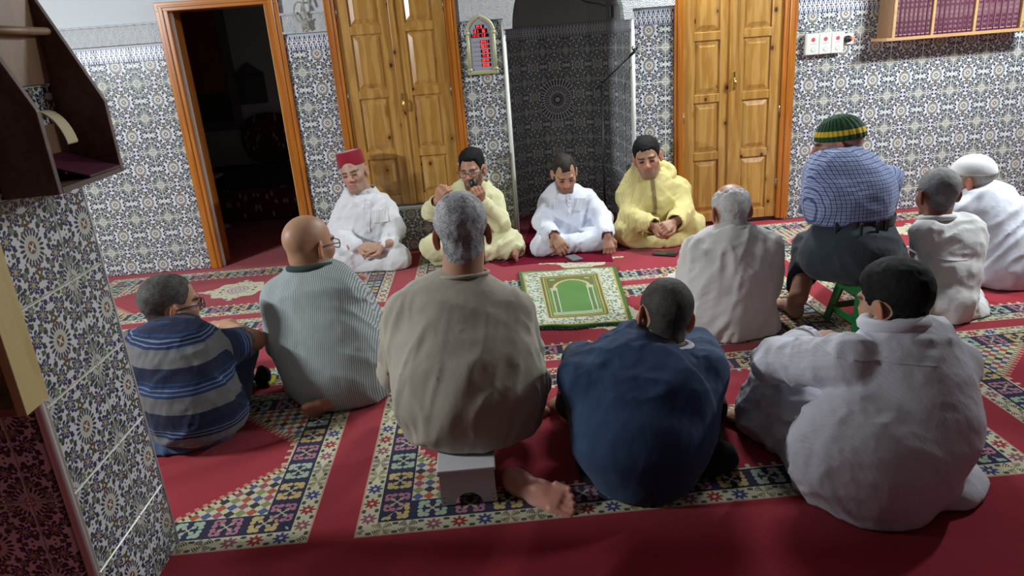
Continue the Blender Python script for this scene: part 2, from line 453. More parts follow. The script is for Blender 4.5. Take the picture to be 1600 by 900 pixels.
# tiles: each one a bevelled plate with its own share of the pattern
TILE_MESH = {}
def tile_mesh(u0, u1, v0, v1, w, h, mat, th=0.008):
    key = (round(u0, 3), round(u1, 3), round(v0, 3), round(v1, 3), round(w, 3), round(h, 3), mat.name)
    if key in TILE_MESH: return TILE_MESH[key]
    b = 0.0022; g = 0.0011
    x0, x1, z0, z1 = g, w-g, g, h-g
    vs = [(x0, 0, z0), (x1, 0, z0), (x1, 0, z1), (x0, 0, z1),
          (x0, -th+b, z0), (x1, -th+b, z0), (x1, -th+b, z1), (x0, -th+b, z1),
          (x0+b, -th, z0+b), (x1-b, -th, z0+b), (x1-b, -th, z1-b), (x0+b, -th, z1-b)]
    fs = [(8, 9, 10, 11)]
    for i in range(4):
        j = (i+1) % 4; fs += [(i, j, j+4, i+4), (i+4, j+4, j+8, i+8)]
    me = bpy.data.meshes.new('tile'); me.from_pydata(vs, [], fs)
    uv = me.uv_layers.new(name='UVMap')
    for lp in me.loops:
        q = vs[lp.vertex_index]
        uv.data[lp.index].uv = (u0+(u1-u0)*q[0]/w, v0+(v1-v0)*q[2]/h)
    me.materials.append(mat); me.update(); TILE_MESH[key] = me
    return me
def put_tile(me, origin, xdir, parent, name='tile'):
    o = bpy.data.objects.new(name, me); COL.objects.link(o)
    x = Vector(xdir).normalized(); z = Vector((0, 0, 1)); y = z.cross(x)
    m = Matrix(((x.x, y.x, z.x, origin[0]), (x.y, y.y, z.y, origin[1]), (x.z, y.z, z.z, origin[2]), (0, 0, 0, 1)))
    o.parent = parent; o.matrix_parent_inverse = parent.matrix_world.inverted(); o.matrix_world = m
    return o
def tile_field(x0, x1, z0, z1, xc, zc, parent, origin, xdir, t=T):
    """tiles over [x0,x1] x [z0,z1] in wall coordinates; grid lines through xc, zc"""
    xd = np.array(xdir, float); o0 = np.array(origin, float)
    i0 = math.floor((x0-xc)/t+1e-6); i1 = math.ceil((x1-xc)/t-1e-6)
    j0 = math.floor((z0-zc)/t+1e-6); j1 = math.ceil((z1-zc)/t-1e-6)
    for i in range(i0, i1):
        for j in range(j0, j1):
            a0, a1 = max(x0, xc+i*t), min(x1, xc+(i+1)*t); b0, b1 = max(z0, zc+j*t), min(z1, zc+(j+1)*t)
            if a1-a0 < 0.012 or b1-b0 < 0.012: continue
            me = tile_mesh((a0-xc)/t-i, (a1-xc)/t-i, (b0-zc)/t-j, (b1-zc)/t-j, a1-a0, b1-b0, M['tile'])
            put_tile(me, o0+xd*a0+np.array([0, 0, b0]), xdir, parent)
def border_field(x0, x1, z0, z1, xc, parent, origin, xdir, t=T):
    xd = np.array(xdir, float); o0 = np.array(origin, float)
    for i in range(math.floor((x0-xc)/t+1e-6), math.ceil((x1-xc)/t-1e-6)):
        a0, a1 = max(x0, xc+i*t), min(x1, xc+(i+1)*t)
        if a1-a0 < 0.012: continue
        me = tile_mesh((a0-xc)/t-i, (a1-xc)/t-i, 0, 1, a1-a0, z1-z0, M['border_tile'])
        put_tile(me, o0+xd*a0+np.array([0, 0, z0]), xdir, parent, 'border_tile')
OW = (0, YW, 0)
for x0, x1, xc, zc, zt in ((-2.95, D1[0], -2.3854, 1.2668, 1.400), (D1[1], D2[0], -1.1033, 1.256, 1.392), (D2[1], MH[0]-0.018, -0.019, 1.241, 1.390),
                           (MH[1]+0.016, D3[0], 1.2753, 1.240, 1.385), (D3[1], 4.2, 2.3647, 1.250, 1.378)):
    tile_field(x0, x1, 0.0, zt, xc, zc, wall_back, OW, (1, 0, 0))
    border_field(x0, x1, zt, zt+0.088, xc, wall_back, OW, (1, 0, 0))
tile_field(D2[0], D2[1], 0.0, SILL-0.022, -0.85, 0.15, wall_back, (0, YW+0.02, 0), (1, 0, 0))
# carved friezes above the tiles
def frieze(n, x0, x1, z0, z1):
    f = MB(); f.box(x0, x1, YW-0.016, YW, z0+0.012, z1-0.012); f.box(x0, x1, YW-0.026, YW, z0, z0+0.014); f.box(x0, x1, YW-0.026, YW, z1-0.014, z1)
    return struct('trim_%d' % n, f, M['stucco'])
frieze(1, XL, D1[0], 1.505, 1.630); frieze(2, D1[1], D2[0], 1.495, 1.62)
frieze(3, D3[1], XR, 1.48, 1.62)
# mihrab niche: straight cheeks, round back, dark because the lamps cannot reach in
NR = (MH[1]-MH[0])/2; NX = (MH[0]+MH[1])/2; NS = 0.50
niche = []
niche.append((MH[1], YW)); niche.append((MH[1], YW+NS))
NSEG = 7
for k in range(1, NSEG): 
    a = PI*k/NSEG; niche.append((NX+NR*math.cos(a), YW+NS+NR*math.sin(a)))
niche += [(MH[0], YW+NS), (MH[0], YW)]
outer = [(MH[1]+0.12, YW+WT)]+[(NX+(p[0]-NX)*1.28, YW+NS+(p[1]-YW-NS)*1.28) for p in niche[1:-1]]+[(MH[0]-0.12, YW+WT)]
nm = MB(); n = len(niche)
vs = [(p[0], p[1], 0) for p in niche]+[(p[0], p[1], 2.6) for p in niche]+[(p[0], p[1], 0) for p in outer]+[(p[0], p[1], 2.6) for p in outer]
fs = [(i, i+1, n+i+1, n+i) for i in range(n-1)]+[(2*n+i, 2*n+i+1, 3*n+i+1, 3*n+i) for i in range(n-1)]+[(n+i, n+i+1, 3*n+i+1, 3*n+i) for i in range(n-1)]
nm.add(vs, fs); nm.box(MH[0]-0.1, MH[1]+0.1, YW+0.1, YW+1.2, 2.55, 2.62)
mihrab = struct('wall_mihrab', nm, M['dark_wall'])
for (a, b) in zip(niche[::-1][:-1], niche[::-1][1:]):
    L = math.dist(a, b); d = ((b[0]-a[0])/L, (b[1]-a[1])/L, 0)
    nt = max(1, round(L/T)); tw = L/nt
    for i in range(nt):
        for j in range(-6, 1):
            z0 = 1.25+j*T; z1 = min(z0+T, 1.352); z0 = max(z0, 0)
            if z1-z0 < 0.02: continue
            v0 = (z0-(1.25+j*T))/T; v1 = (z1-(1.25+j*T))/T
            put_tile(tile_mesh(0, 1, v0, v1, tw, z1-z0, M['tile']), (a[0]+d[0]*i*tw, a[1]+d[1]*i*tw, z0), d, mihrab)
        put_tile(tile_mesh(0, 1, 0, 1, tw, 0.088, M['border_tile']), (a[0]+d[0]*i*tw, a[1]+d[1]*i*tw, 1.352), d, mihrab, 'border_tile')
def f_rosette():
    x, y, z = sep(coord('Object'))
    r = vlen(x, z); th = vatan2(z, x)
    c = rgb((vcos(th*36.0) > 0.3) & (r > 0.05), (0.045, 0.05, 0.08), (0.62, 0.63, 0.62))
    c = rgb((vcos(th*16.0) > 0.0) & (r < 0.085) & (r > 0.03), c, (0.30, 0.30, 0.30))
    c = rgb(vsin(r*130.0) > 0.93, c, (0.65, 0.65, 0.62)); c = rgb(r < 0.018, c, (0.6, 0.6, 0.55))
    return dict(color=c)
M['rosette'] = material('rosette_ceramic', rough=0.3, fn=f_rosette)
ro = MB().lathe([(0.165, 0), (0.165, 0.006), (0.160, 0.009)], (0, 0, 0), 40, R=np.array([[1, 0, 0], [0, 0, -1], [0, 1, 0]], float)).build('rosette', M['rosette'])
ro.location = (NX+0.008, YW+NS+NR*math.cos(PI/14)-0.012, 0.885); child(ro, mihrab)
# white stucco brackets and the arch over the niche
ar = MB()
def arch_side(s):
    pts = []
    xe = MH[0] if s < 0 else MH[1]
    for k in range(13):
        a = k/12.0; z = 1.425+0.55*a
        off = 0.052+0.012*math.sin(a*2.2)+0.30*a**2.2
        pts.append((xe-s*off, z))
    top = (xe-s*0.42, 2.0)
    poly = [(xe+s*0.28, 1.49), (xe+s*0.005, 1.49), (xe+s*0.005, 1.425)]+pts+[(NX, 2.02), (NX, 2.3), (xe+s*0.28, 2.3)]
    return poly
for s in (-1, 1): ar.prism(arch_side(s), 'y', YW-0.035, YW+0.10)
arch = struct('trim_4', ar, M['stucco'])
struct('trim_5', MB().tube([(MH[0]-0.008, YW-0.010, 0), (MH[0]-0.008, YW-0.010, 1.47)], 0.011, 8), M['corner_trim'], smooth=True)
struct('trim_6', MB().tube([(MH[1]+0.008, YW-0.010, 0), (MH[1]+0.008, YW-0.010, 1.47)], 0.011, 8), M['corner_trim'], smooth=True)
# doorway 1: orange frame, dark room behind
def door_frame(n, D, Di, zt, zi, z0, opening=False):
    root = empty('door_%d' % n, ((D[0]+D[1])/2, YW, z0)); tag(root, kind='structure')
    back = YW+WT+0.02 if opening else YW+0.05
    for a, b, i0 in ((D[0], Di[0], 0), (Di[1], D[1], 1)):
        w = b-a
        f = MB(); f.box(a, b, YW-0.030, back, z0, zt)
        f.build('jamb', M['pine_frame'], root, bevel=0.004)
        g = MB(); c = (a+b)/2
        g.box(c-w*0.16, c+w*0.16, YW-0.040, YW-0.028, z0, zt-0.02); g.build('moulding', M['pine_frame'], root, bevel=0.004)
    if zt < 2.2:
        MB().box(D[0], D[1], YW-0.032, back, zi, zt).build('head', M['pine_head'], root, bevel=0.004)
        MB().box(D[0]+0.02, D[1]-0.02, YW-0.041, YW-0.03, zi+0.02, zi+0.034).build('moulding', M['pine_head'], root, bevel=0.003)
    return root
d1 = door_frame(1, D1, D1i, D1[2], D1i[2], 0.0, True)
MB().box(D1i[0], D1i[0]+0.012, YW+0.01, YW+0.03, 0, D1i[2]).build('seal_strip', M['corner_trim'], d1)
MB().box(D1i[1]-0.012, D1i[1], YW+0.01, YW+0.05, 0.0, D1i[2]).build('seal_strip', M['raw_pine'], d1)
# double doors
def leaf(root, x0, x1, z0, z1, rails, yb, name='door_leaf'):
    st = 0.075; lf = MB(); lf.box(x0, x1, yb, yb+0.03, z0, z1); l = lf.build(name, M['pine'], root)
    for a, b in ((x0, x0+st), (x1-st, x1)):
        MB().box(a, b, yb-0.014, yb+0.01, z0, z1).build('stile', M['pine'], l, bevel=0.003)
    zs = [z0]+rails+[z1]
    for k, z in enumerate(zs):
        h = 0.055 if 0 < k < len(zs)-1 else 0.07
        a, b = (z, z+h) if k == 0 else ((z-h, z) if k == len(zs)-1 else (z-h/2, z+h/2))
        r = MB().box(x0+st, x1-st, yb-0.013, yb+0.01, a, b).build('rail', M['pine'], l, bevel=0.003)
    for k in range(len(zs)-1):
        a = zs[k]+(0.07 if k == 0 else 0.0275)+0.012; b = zs[k+1]-(0.07 if k == len(zs)-2 else 0.0275)-0.012
        xa, xb = x0+st+0.012, x1-st-0.012; i = 0.028
        v = [(xa, yb, a), (xb, yb, a), (xb, yb, b), (xa, yb, b), (xa+i, yb-0.012, a+i), (xb-i, yb-0.012, a+i), (xb-i, yb-0.012, b-i), (xa+i, yb-0.012, b-i)]
        MB().add(v, [(4, 5, 6, 7), (0, 1, 5, 4), (1, 2, 6, 5), (2, 3, 7, 6), (3, 0, 4, 7)]).build('raised_panel', M['pine'], l)
    return l
def double_door(n, D, Di, z0, xm, rails, hand_z):
    root = door_frame(n, D, Di, 2.30, 2.24, z0)
    yb = YW+0.012
    la = leaf(root, Di[0]+0.002, xm-0.002, z0+0.012, 2.24, rails, yb); lb = leaf(root, xm+0.002, Di[1]-0.002, z0+0.012, 2.24, rails, yb)
    MB().box(xm-0.016, xm+0.022, yb-0.030, yb-0.012, z0+0.012, 2.24).build('astragal', M['pine'], root, bevel=0.005, seg=2)
    h = MB(); h.box(xm+0.004, xm+0.022, yb-0.036, yb-0.030, hand_z-0.06, hand_z+0.06)
    ho = h.build('handle', M['brass'], root, bevel=0.002)
    MB().tube([(xm+0.013, yb-0.036, hand_z+0.02), (xm+0.013, yb-0.058, hand_z+0.012), (xm+0.013, yb-0.060, hand_z-0.02), (xm+0.013, yb-0.054, hand_z-0.05)], [0.006, 0.008, 0.010, 0.006], 8).build('lever', M['brass'], ho, smooth=True)
    for hx in (Di[0]+0.004, Di[1]-0.004):
        for hz in (z0+0.25, z0+0.75, 1.6):
            MB().tube([(hx, yb-0.020, hz-0.035), (hx, yb-0.020, hz+0.035)], 0.007, 8).build('hinge', M['steel'], root, smooth=True)
    return root
d2 = double_door(2, D2, D2i, SILL, -0.490, [0.685, 1.085, 1.485, 1.885], 1.02)
d3 = double_door(3, D3, D3i, 0.015, 1.722, [0.495, 0.885, 1.285, 1.685], 0.99)
MB().box(D3i[0], D3i[1], YW+0.005, YW+0.03, 0.0, 0.027).build('threshold_gap', M['black_metal'], d3)  # black strip standing in for the shade in the gap under the leaves
struct('trim_7', MB().box(D2[0]-0.01, D2[1]+0.01, YW-0.035, YW+0.06, SILL-0.024, SILL), M['marble'], bevel=0.004)
# tiled pillar on the left, close to the camera
PX1, PY0, PY1 = -1.007, 1.455, 1.853
pillar = struct('wall_pillar', MB().box(-1.46, PX1-0.008, PY0+0.008, PY1, 0, ZC), M['grout'])
tile_field(PY0+0.01, PY1-0.008, 0.0, 1.60, 1.70, 0.214, pillar, (PX1-0.008, 0, 0), (0, 1, 0), 0.225)
tile_field(-1.46, PX1-0.022, 0.0, 1.60, -1.098, 0.214, pillar, (0, PY0+0.008, 0), (1, 0, 0), 0.225)
struct('trim_8', MB().tube([(PX1-0.006, PY0+0.004, 0), (PX1-0.006, PY0+0.004, 1.9)], 0.011, 10), M['corner_trim'], smooth=True)
struct('trim_9', MB().tube([(PX1-0.004, PY1-0.002, 0), (PX1-0.004, PY1-0.002, 1.9)], 0.005, 8), M['corner_trim'], smooth=True)
# dark room beyond doorway 1
struct('wall_far_room', MB().box(XL, -0.2, 7.2, 7.3, 0, ZC).box(-0.35, -0.25, YW+WT, 7.3, 0, ZC), M['plaster'])
# ------------------------------------------------------------------ smooth solid modelling for figures and cloth
F32 = np.float32
def A(*v): return np.array(v, float)
def unit(v): v = np.asarray(v, float); return v/(np.linalg.norm(v)+1e-12)
def cap(a, b, ra, rb=None):
    a = np.asarray(a, F32); b = np.asarray(b, F32); rb = ra if rb is None else rb
    ab = b-a; L2 = float(ab@ab)+1e-9
    def f(p):
        q = p-a; t = np.clip((q@ab)/F32(L2), 0, 1)
        return np.linalg.norm(q-t[:, None]*ab, axis=1)-(ra+(rb-ra)*t)
    return f
def chain(pts, rs, k=0.0):
    fs = [cap(pts[i], pts[i+1], rs[i], rs[i+1]) for i in range(len(pts)-1)]
    return union(fs, k)
def ell(c, r, R=None):
    c = np.asarray(c, F32); r = np.asarray(r, F32); RT = None if R is None else np.asarray(R, F32)
    def f(p):
        q = p-c
        if RT is not None: q = q@RT
        k0 = np.linalg.norm(q/r, axis=1); k1 = np.linalg.norm(q/(r*r), axis=1)+1e-6
        return k0*(k0-1)/k1
    return f
def eseg(c0, c1, a0, b0, a1, b1, side):
    """tapered segment with an elliptic section: half width a along side, half depth b"""
    c0 = np.asarray(c0, F32); c1 = np.asarray(c1, F32); ax = c1-c0; L = float(np.linalg.norm(ax))+1e-6; axn = ax/L
    s = np.asarray(side, float); s = unit(s-axn*(s@axn)).astype(F32); d = np.cross(axn, s).astype(F32)
    def f(p):
        q = p-c0; t = np.clip((q@axn)/F32(L), 0, 1); q = q-t[:, None]*ax
        a = a0+(a1-a0)*t; b = b0+(b1-b0)*t; m = np.minimum(a, b)
        x = q@s; y = q@d; z = q@axn
        k0 = np.sqrt((x/a)**2+(y/b)**2+(z/m)**2); k1 = np.sqrt((x/a**2)**2+(y/b**2)**2+(z/m**2)**2)+1e-6
        return k0*(k0-1)/k1
    return f
def trunk(nodes, side, k=0.03):
    return union([eseg(nodes[i][0], nodes[i+1][0], nodes[i][1], nodes[i][2], nodes[i+1][1], nodes[i+1][2], side) for i in range(len(nodes)-1)], k)
def smin(a, b, k):
    if k <= 0: return np.minimum(a, b)
    h = np.clip(0.5+0.5*(b-a)/k, 0, 1); return b+(a-b)*h-k*h*(1-h)
def smax(a, b, k): return -smin(-a, -b, k)
def union(fs, k=0.0):
    def f(p):
        d = fs[0](p)
        for g in fs[1:]: d = smin(d, g(p), k)
        return d
    return f
def cut(f, g, k=0.004):
    return lambda p: smax(f(p), -g(p), k)
def both(f, g, k=0.004):
    return lambda p: smax(f(p), g(p), k)
def half(pt, n):
    pt = np.asarray(pt, F32); n = unit(n).astype(F32)
    return lambda p: (p-pt)@n                       # keeps the side opposite to n
_H = np.random.RandomState(3).rand(64, 64, 64).astype(F32)
def vnoise(p):
    i = np.floor(p).astype(np.int32); f = (p-i).astype(F32); f = f*f*(3-2*f)
    i0 = i & 63; i1 = (i+1) & 63
    x0, y0, z0 = i0.T; x1, y1, z1 = i1.T; fx, fy, fz = f.T
    c00 = _H[x0, y0, z0]*(1-fx)+_H[x1, y0, z0]*fx; c10 = _H[x0, y1, z0]*(1-fx)+_H[x1, y1, z0]*fx
    c01 = _H[x0, y0, z1]*(1-fx)+_H[x1, y0, z1]*fx; c11 = _H[x0, y1, z1]*(1-fx)+_H[x1, y1, z1]*fx
    return (c00*(1-fy)+c10*fy)*(1-fz)+(c01*(1-fy)+c11*fy)*fz
def folds(seed, along, freq=22.0, stretch=0.22, amp=0.006, wob=0.6):
    """long creases running along a direction"""
    l = unit(along); e1 = unit(np.cross(l, A(0.3, 0.5, 0.8))); e2 = np.cross(l, e1)
    B = np.stack([l*freq*stretch, e1*freq, e2*freq], 1).astype(F32); off = np.array([seed*7.3, seed*3.1, seed*5.7], F32)
    def g(p):
        q = p@B+off
        w = vnoise(q*F32(0.45)+F32(9.2)); q = q+((w-0.5)*F32(2*wob))[:, None]
        n = vnoise(q); r = 1-np.abs(2*n-1)
        return (amp*(r*r*1.6-0.55)).astype(F32)
    return g
def crumple(f, gs, mask=None):
    def h(p):
        d = f(p); near = np.abs(d) < 0.06
        if near.any():
            q = p[near]; s = sum(g(q) for g in gs)
            if mask is not None: s = s*mask(q)
            d = d.copy(); d[near] -= s
        return d
    return h
def nets(f, lo, hi, h):
    """surface nets over the zero level of f, evaluated only in blocks near the surface"""
    lo = np.asarray(lo, float); hi = np.asarray(hi, float); B = 4
    nb = np.ceil((hi-lo)/(h*B)).astype(int)+1; n = nb*B
    ix = np.stack(np.meshgrid(*[np.arange(k) for k in nb], indexing='ij'), -1).reshape(-1, 3)
    cen = (lo+(ix*B+(B-1)/2.0)*h).astype(F32)
    dc = f(cen); keep = np.abs(dc) < B*h*0.87*1.9+0.004
    val = np.ones(tuple(n), F32)
    sg = np.where(dc < 0, -1, 1).astype(F32).reshape(tuple(nb))
    val = np.repeat(np.repeat(np.repeat(sg, B, 0), B, 1), B, 2)
    kb = ix[keep]*B
    loc = np.stack(np.meshgrid(*[np.arange(B)]*3, indexing='ij'), -1).reshape(-1, 3)
    gi = (kb[:, None, :]+loc[None]).reshape(-1, 3)
    out = np.empty(len(gi), F32); CH = 200000
    for s in range(0, len(gi), CH): out[s:s+CH] = f((lo+gi[s:s+CH]*h).astype(F32))
    val[gi[:, 0], gi[:, 1], gi[:, 2]] = out
    neg = val < 0
    neg[0] = neg[-1] = False; neg[:, 0] = neg[:, -1] = False; neg[:, :, 0] = neg[:, :, -1] = False
    val = np.where(neg, np.minimum(val, -1e-6), np.maximum(val, 1e-6))
    c = np.zeros(tuple(n-1), np.int8)
    for a in (0, 1):
        for b in (0, 1):
            for d in (0, 1): c += neg[a:n[0]-1+a, b:n[1]-1+b, d:n[2]-1+d]
    act = np.argwhere((c > 0) & (c < 8))
    idm = np.full(tuple(n-1), -1, np.int32); idm[act[:, 0], act[:, 1], act[:, 2]] = np.arange(len(act))
    acc = np.zeros((len(act), 3), np.float64); cnt = np.zeros(len(act))
    corners = [(a, b, d) for a in (0, 1) for b in (0, 1) for d in (0, 1)]
    for u in corners:
        for axis in range(3):
            if u[axis]: continue
            w = list(u); w[axis] = 1
            va = val[act[:, 0]+u[0], act[:, 1]+u[1], act[:, 2]+u[2]]; vb = val[act[:, 0]+w[0], act[:, 1]+w[1], act[:, 2]+w[2]]
            x = (va < 0) != (vb < 0); t = np.where(x, va/(va-vb+1e-20), 0)
            pt = np.tile(np.array(u, float), (len(act), 1)); pt[:, axis] = t
            acc[x] += pt[x]; cnt[x] += 1
    V_ = lo+(act+acc/cnt[:, None])*h
    quads = []
    for axis in range(3):
        a1, a2 = [(1, 2), (2, 0), (0, 1)][axis]
        s0 = [slice(None)]*3; s1 = [slice(None)]*3; s0[axis] = slice(0, -1); s1[axis] = slice(1, None)
        n0 = neg[tuple(s0)]; n1 = neg[tuple(s1)]; e = np.argwhere(n0 != n1)
        e = e[(e[:, a1] > 0) & (e[:, a2] > 0) & (e[:, a1] < n[a1]-1) & (e[:, a2] < n[a2]-1)]
        flip = n0[e[:, 0], e[:, 1], e[:, 2]]
        def cid(o1, o2):
            q = e.copy(); q[:, a1] -= o1; q[:, a2] -= o2; return idm[q[:, 0], q[:, 1], q[:, 2]]
        q = np.stack([cid(1, 1), cid(0, 1), cid(0, 0), cid(1, 0)], 1)
        q[~flip] = q[~flip][:, ::-1]
        quads.append(q)
    Q = np.concatenate(quads); Q = Q[(Q >= 0).all(1)]
    return V_, Q
class Soup:
    """several surfaces joined into one mesh, each with vertex attributes"""
    def __init__(s): s.V = []; s.Q = []; s.C = []; s.R = []; s.n = 0
    def add(s, V_, Q, col=None, rest=None):
        s.V.append(V_); s.Q.append(Q+s.n); s.n += len(V_)
        s.C.append(np.ones((len(V_), 3)) if col is None else col); s.R.append(V_ if rest is None else rest); return s
    def build(s, name, mat, parent=None):
        V_ = np.concatenate(s.V); Q = np.concatenate(s.Q); C = np.concatenate(s.C); R = np.concatenate(s.R)
        me = bpy.data.meshes.new(name); me.vertices.add(len(V_)); me.vertices.foreach_set('co', V_.astype(F32).ravel())
        me.loops.add(Q.size); me.loops.foreach_set('vertex_index', Q.astype(np.int32).ravel())
        me.polygons.add(len(Q)); me.polygons.foreach_set('loop_start', (np.arange(len(Q))*4).astype(np.int32))
        me.polygons.foreach_set('loop_total', np.full(len(Q), 4, np.int32))
        me.polygons.foreach_set('use_smooth', np.ones(len(Q), bool))
        a = me.attributes.new('Col', 'FLOAT_COLOR', 'POINT'); a.data.foreach_set('color', np.c_[C, np.ones(len(C))].astype(F32).ravel())
        b = me.attributes.new('rest', 'FLOAT_VECTOR', 'POINT'); b.data.foreach_set('vector', R.astype(F32).ravel())
        me.update(calc_edges=True); me.validate()
        return link(name, me, mat, parent)
def bounds(pts, pad):
    p = np.array(pts, float); return p.min(0)-pad, p.max(0)+pad
def onto(f, p, d, back=0.35, n=60):
    """walk from p-back*d ... towards +d until the surface is met"""
    d = unit(d); q = np.asarray(p, float)-d*back; t = 0.0
    for _ in range(n):
        s = float(f(np.array([q+d*t], F32))[0])
        t += max(s*0.7, -0.02)
        if abs(s) < 0.0006 or t > 2*back+0.6: break
    return q+d*t
def grad(f, p, e=0.004):
    p = np.asarray(p, float); r = []
    for i in range(3):
        a = p.copy(); b = p.copy(); a[i] += e; b[i] -= e
        v = f(np.array([a, b], F32)); r.append(float(v[0]-v[1]))
    return unit(r)
def ribbon(name, f, pts, d, width, thick, mat, parent, lift=0.001, acr=None):
    """a thin strip lying on surface f, through pts pushed along d"""
    S = [onto(f, p, d) for p in pts]; mb = MB(); vs = []
    for i, p in enumerate(S):
        g = grad(f, p); t = unit(S[min(i+1, len(S)-1)]-S[max(i-1, 0)]); s = unit(np.cross(t, g))
        for du, dv in ((-1, 0), (1, 0), (1, 1), (-1, 1)):
            vs.append(p+s*du*width/2+g*(lift-0.004 if dv == 0 else lift+thick))
    fs = [(0, 1, 2, 3), tuple(4*(len(S)-1)+k for k in (3, 2, 1, 0))]
    for i in range(len(S)-1):
        for k in range(4): fs.append((4*i+k, 4*i+(k+1) % 4, 4*(i+1)+(k+1) % 4, 4*(i+1)+k))
    mb.add(vs, fs); return mb.build(name, mat, parent)
# ------------------------------------------------------------------ heads, hands and feet
def frame(yaw, pitch=0.0, roll=0.0):
    """columns: right, forward, up. yaw 0 looks at the tiled wall, positive to the right; pitch > 0 looks down; roll > 0 tips to own right"""
    y, p, r = map(math.radians, (yaw, pitch, roll))
    f = A(math.sin(y)*math.cos(p), math.cos(y)*math.cos(p), -math.sin(p)); R = A(math.cos(y), -math.sin(y), 0); u = np.cross(R, f)
    R2 = R*math.cos(r)-u*math.sin(r); u2 = u*math.cos(r)+R*math.sin(r)
    return np.stack([R2, f, u2], 1)
def head_sdf(o):
    w = o.get('w', 1.0); jaw = o.get('jaw', 1.0)
    k = 0.022
    fs = [ell((0, -0.014, 0.034), (0.0765*w, 0.098, 0.086)), ell((0, 0.026, -0.030), (0.064*w, 0.064, 0.082)),
          ell((0, 0.012, -0.062), (0.058*w*jaw, 0.060, 0.048))]
    base = union(fs, k)
    chin = union([cap((-0.022*jaw, 0.066, -0.098), (0.022*jaw, 0.066, -0.098), 0.021), ell((0, 0.06, -0.075), (0.04*jaw, 0.03, 0.03))], 0.02)
    cheek = union([ell((s*0.042*w, 0.052, -0.022), (0.026, 0.028, 0.026)) for s in (-1, 1)])
    brow = cap((-0.036, 0.079, 0.024), (0.036, 0.079, 0.024), 0.0115)
    nose = union([cap((0, 0.084, 0.014), (0, 0.108, -0.024), 0.0085, 0.0125), ell((-0.012, 0.096, -0.030), (0.0085, 0.012, 0.008)), ell((0.012, 0.096, -0.030), (0.0085, 0.012, 0.008))], 0.010)
    lids = union([ell((s*0.031, 0.072, 0.000), (0.0165, 0.0150, 0.0125)) for s in (-1, 1)])
    sock = union([ell((s*0.032, 0.096, 0.000), (0.017, 0.013, 0.011)) for s in (-1, 1)])
    lip = union([cap((-0.020, 0.084, -0.060), (0.020, 0.084, -0.060), 0.0055), cap((-0.016, 0.085, -0.071), (0.016, 0.085, -0.071), 0.0065)], 0.004)
    mouth = cap((-0.021, 0.094, -0.0655), (0.021, 0.094, -0.0655), 0.0028)
    ears = []
    eo = o.get('ear', 1.0)
    for s in (-1, 1):
        E = frame(s*(-62 if s else 0), 0, 0)
        ang = math.radians(28*eo); n = A(s*math.cos(ang), math.sin(ang)*-1*-1, 0)
        # ear plate: thin along n, leaning back and out
        t = A(-math.sin(ang)*s, -math.cos(ang)*1.0, 0) if False else unit(A(s*0.50*eo, -0.86, 0.0))
        nrm = unit(np.cross(t, A(0, 0, 1))); R = np.stack([t, nrm, A(0, 0, 1)], 1)
        c = A(s*0.076*w, -0.006, -0.006)+t*0.012
        plate = ell(c, (0.019, 0.0075, 0.033), R)
        hollow = ell(c+A(s*0.008, 0.006, 0.002)+t*0.002, (0.010, 0.006, 0.019), R)
        lobe = ell(c+A(0, 0, -0.027)-t*0.004, (0.010, 0.006, 0.010), R)
        ears.append(cut(union([plate, lobe], 0.008), hollow, 0.003))
    neckp = o['neck']                                   # local coordinates of the neck base
    nr = o.get('nr', 0.056)
    neck = cap((0, -0.026, -0.040), neckp, nr, nr*1.08)
    def f(p):
        d = smin(base(p), chin(p), 0.020); d = smin(d, cheek(p), 0.018); d = smin(d, brow(p), 0.012)
        d = smax(d, -sock(p), 0.010); d = smin(d, lids(p), 0.004); d = smin(d, nose(p), 0.008); d = smin(d, lip(p), 0.006); d = smax(d, -mouth(p), 0.003)
        d = smin(d, neck(p), 0.022)
        for e in ears: d = smin(d, e(p), 0.005)
        return d
    skull = union([base, neck], 0.022)
    return f, skull
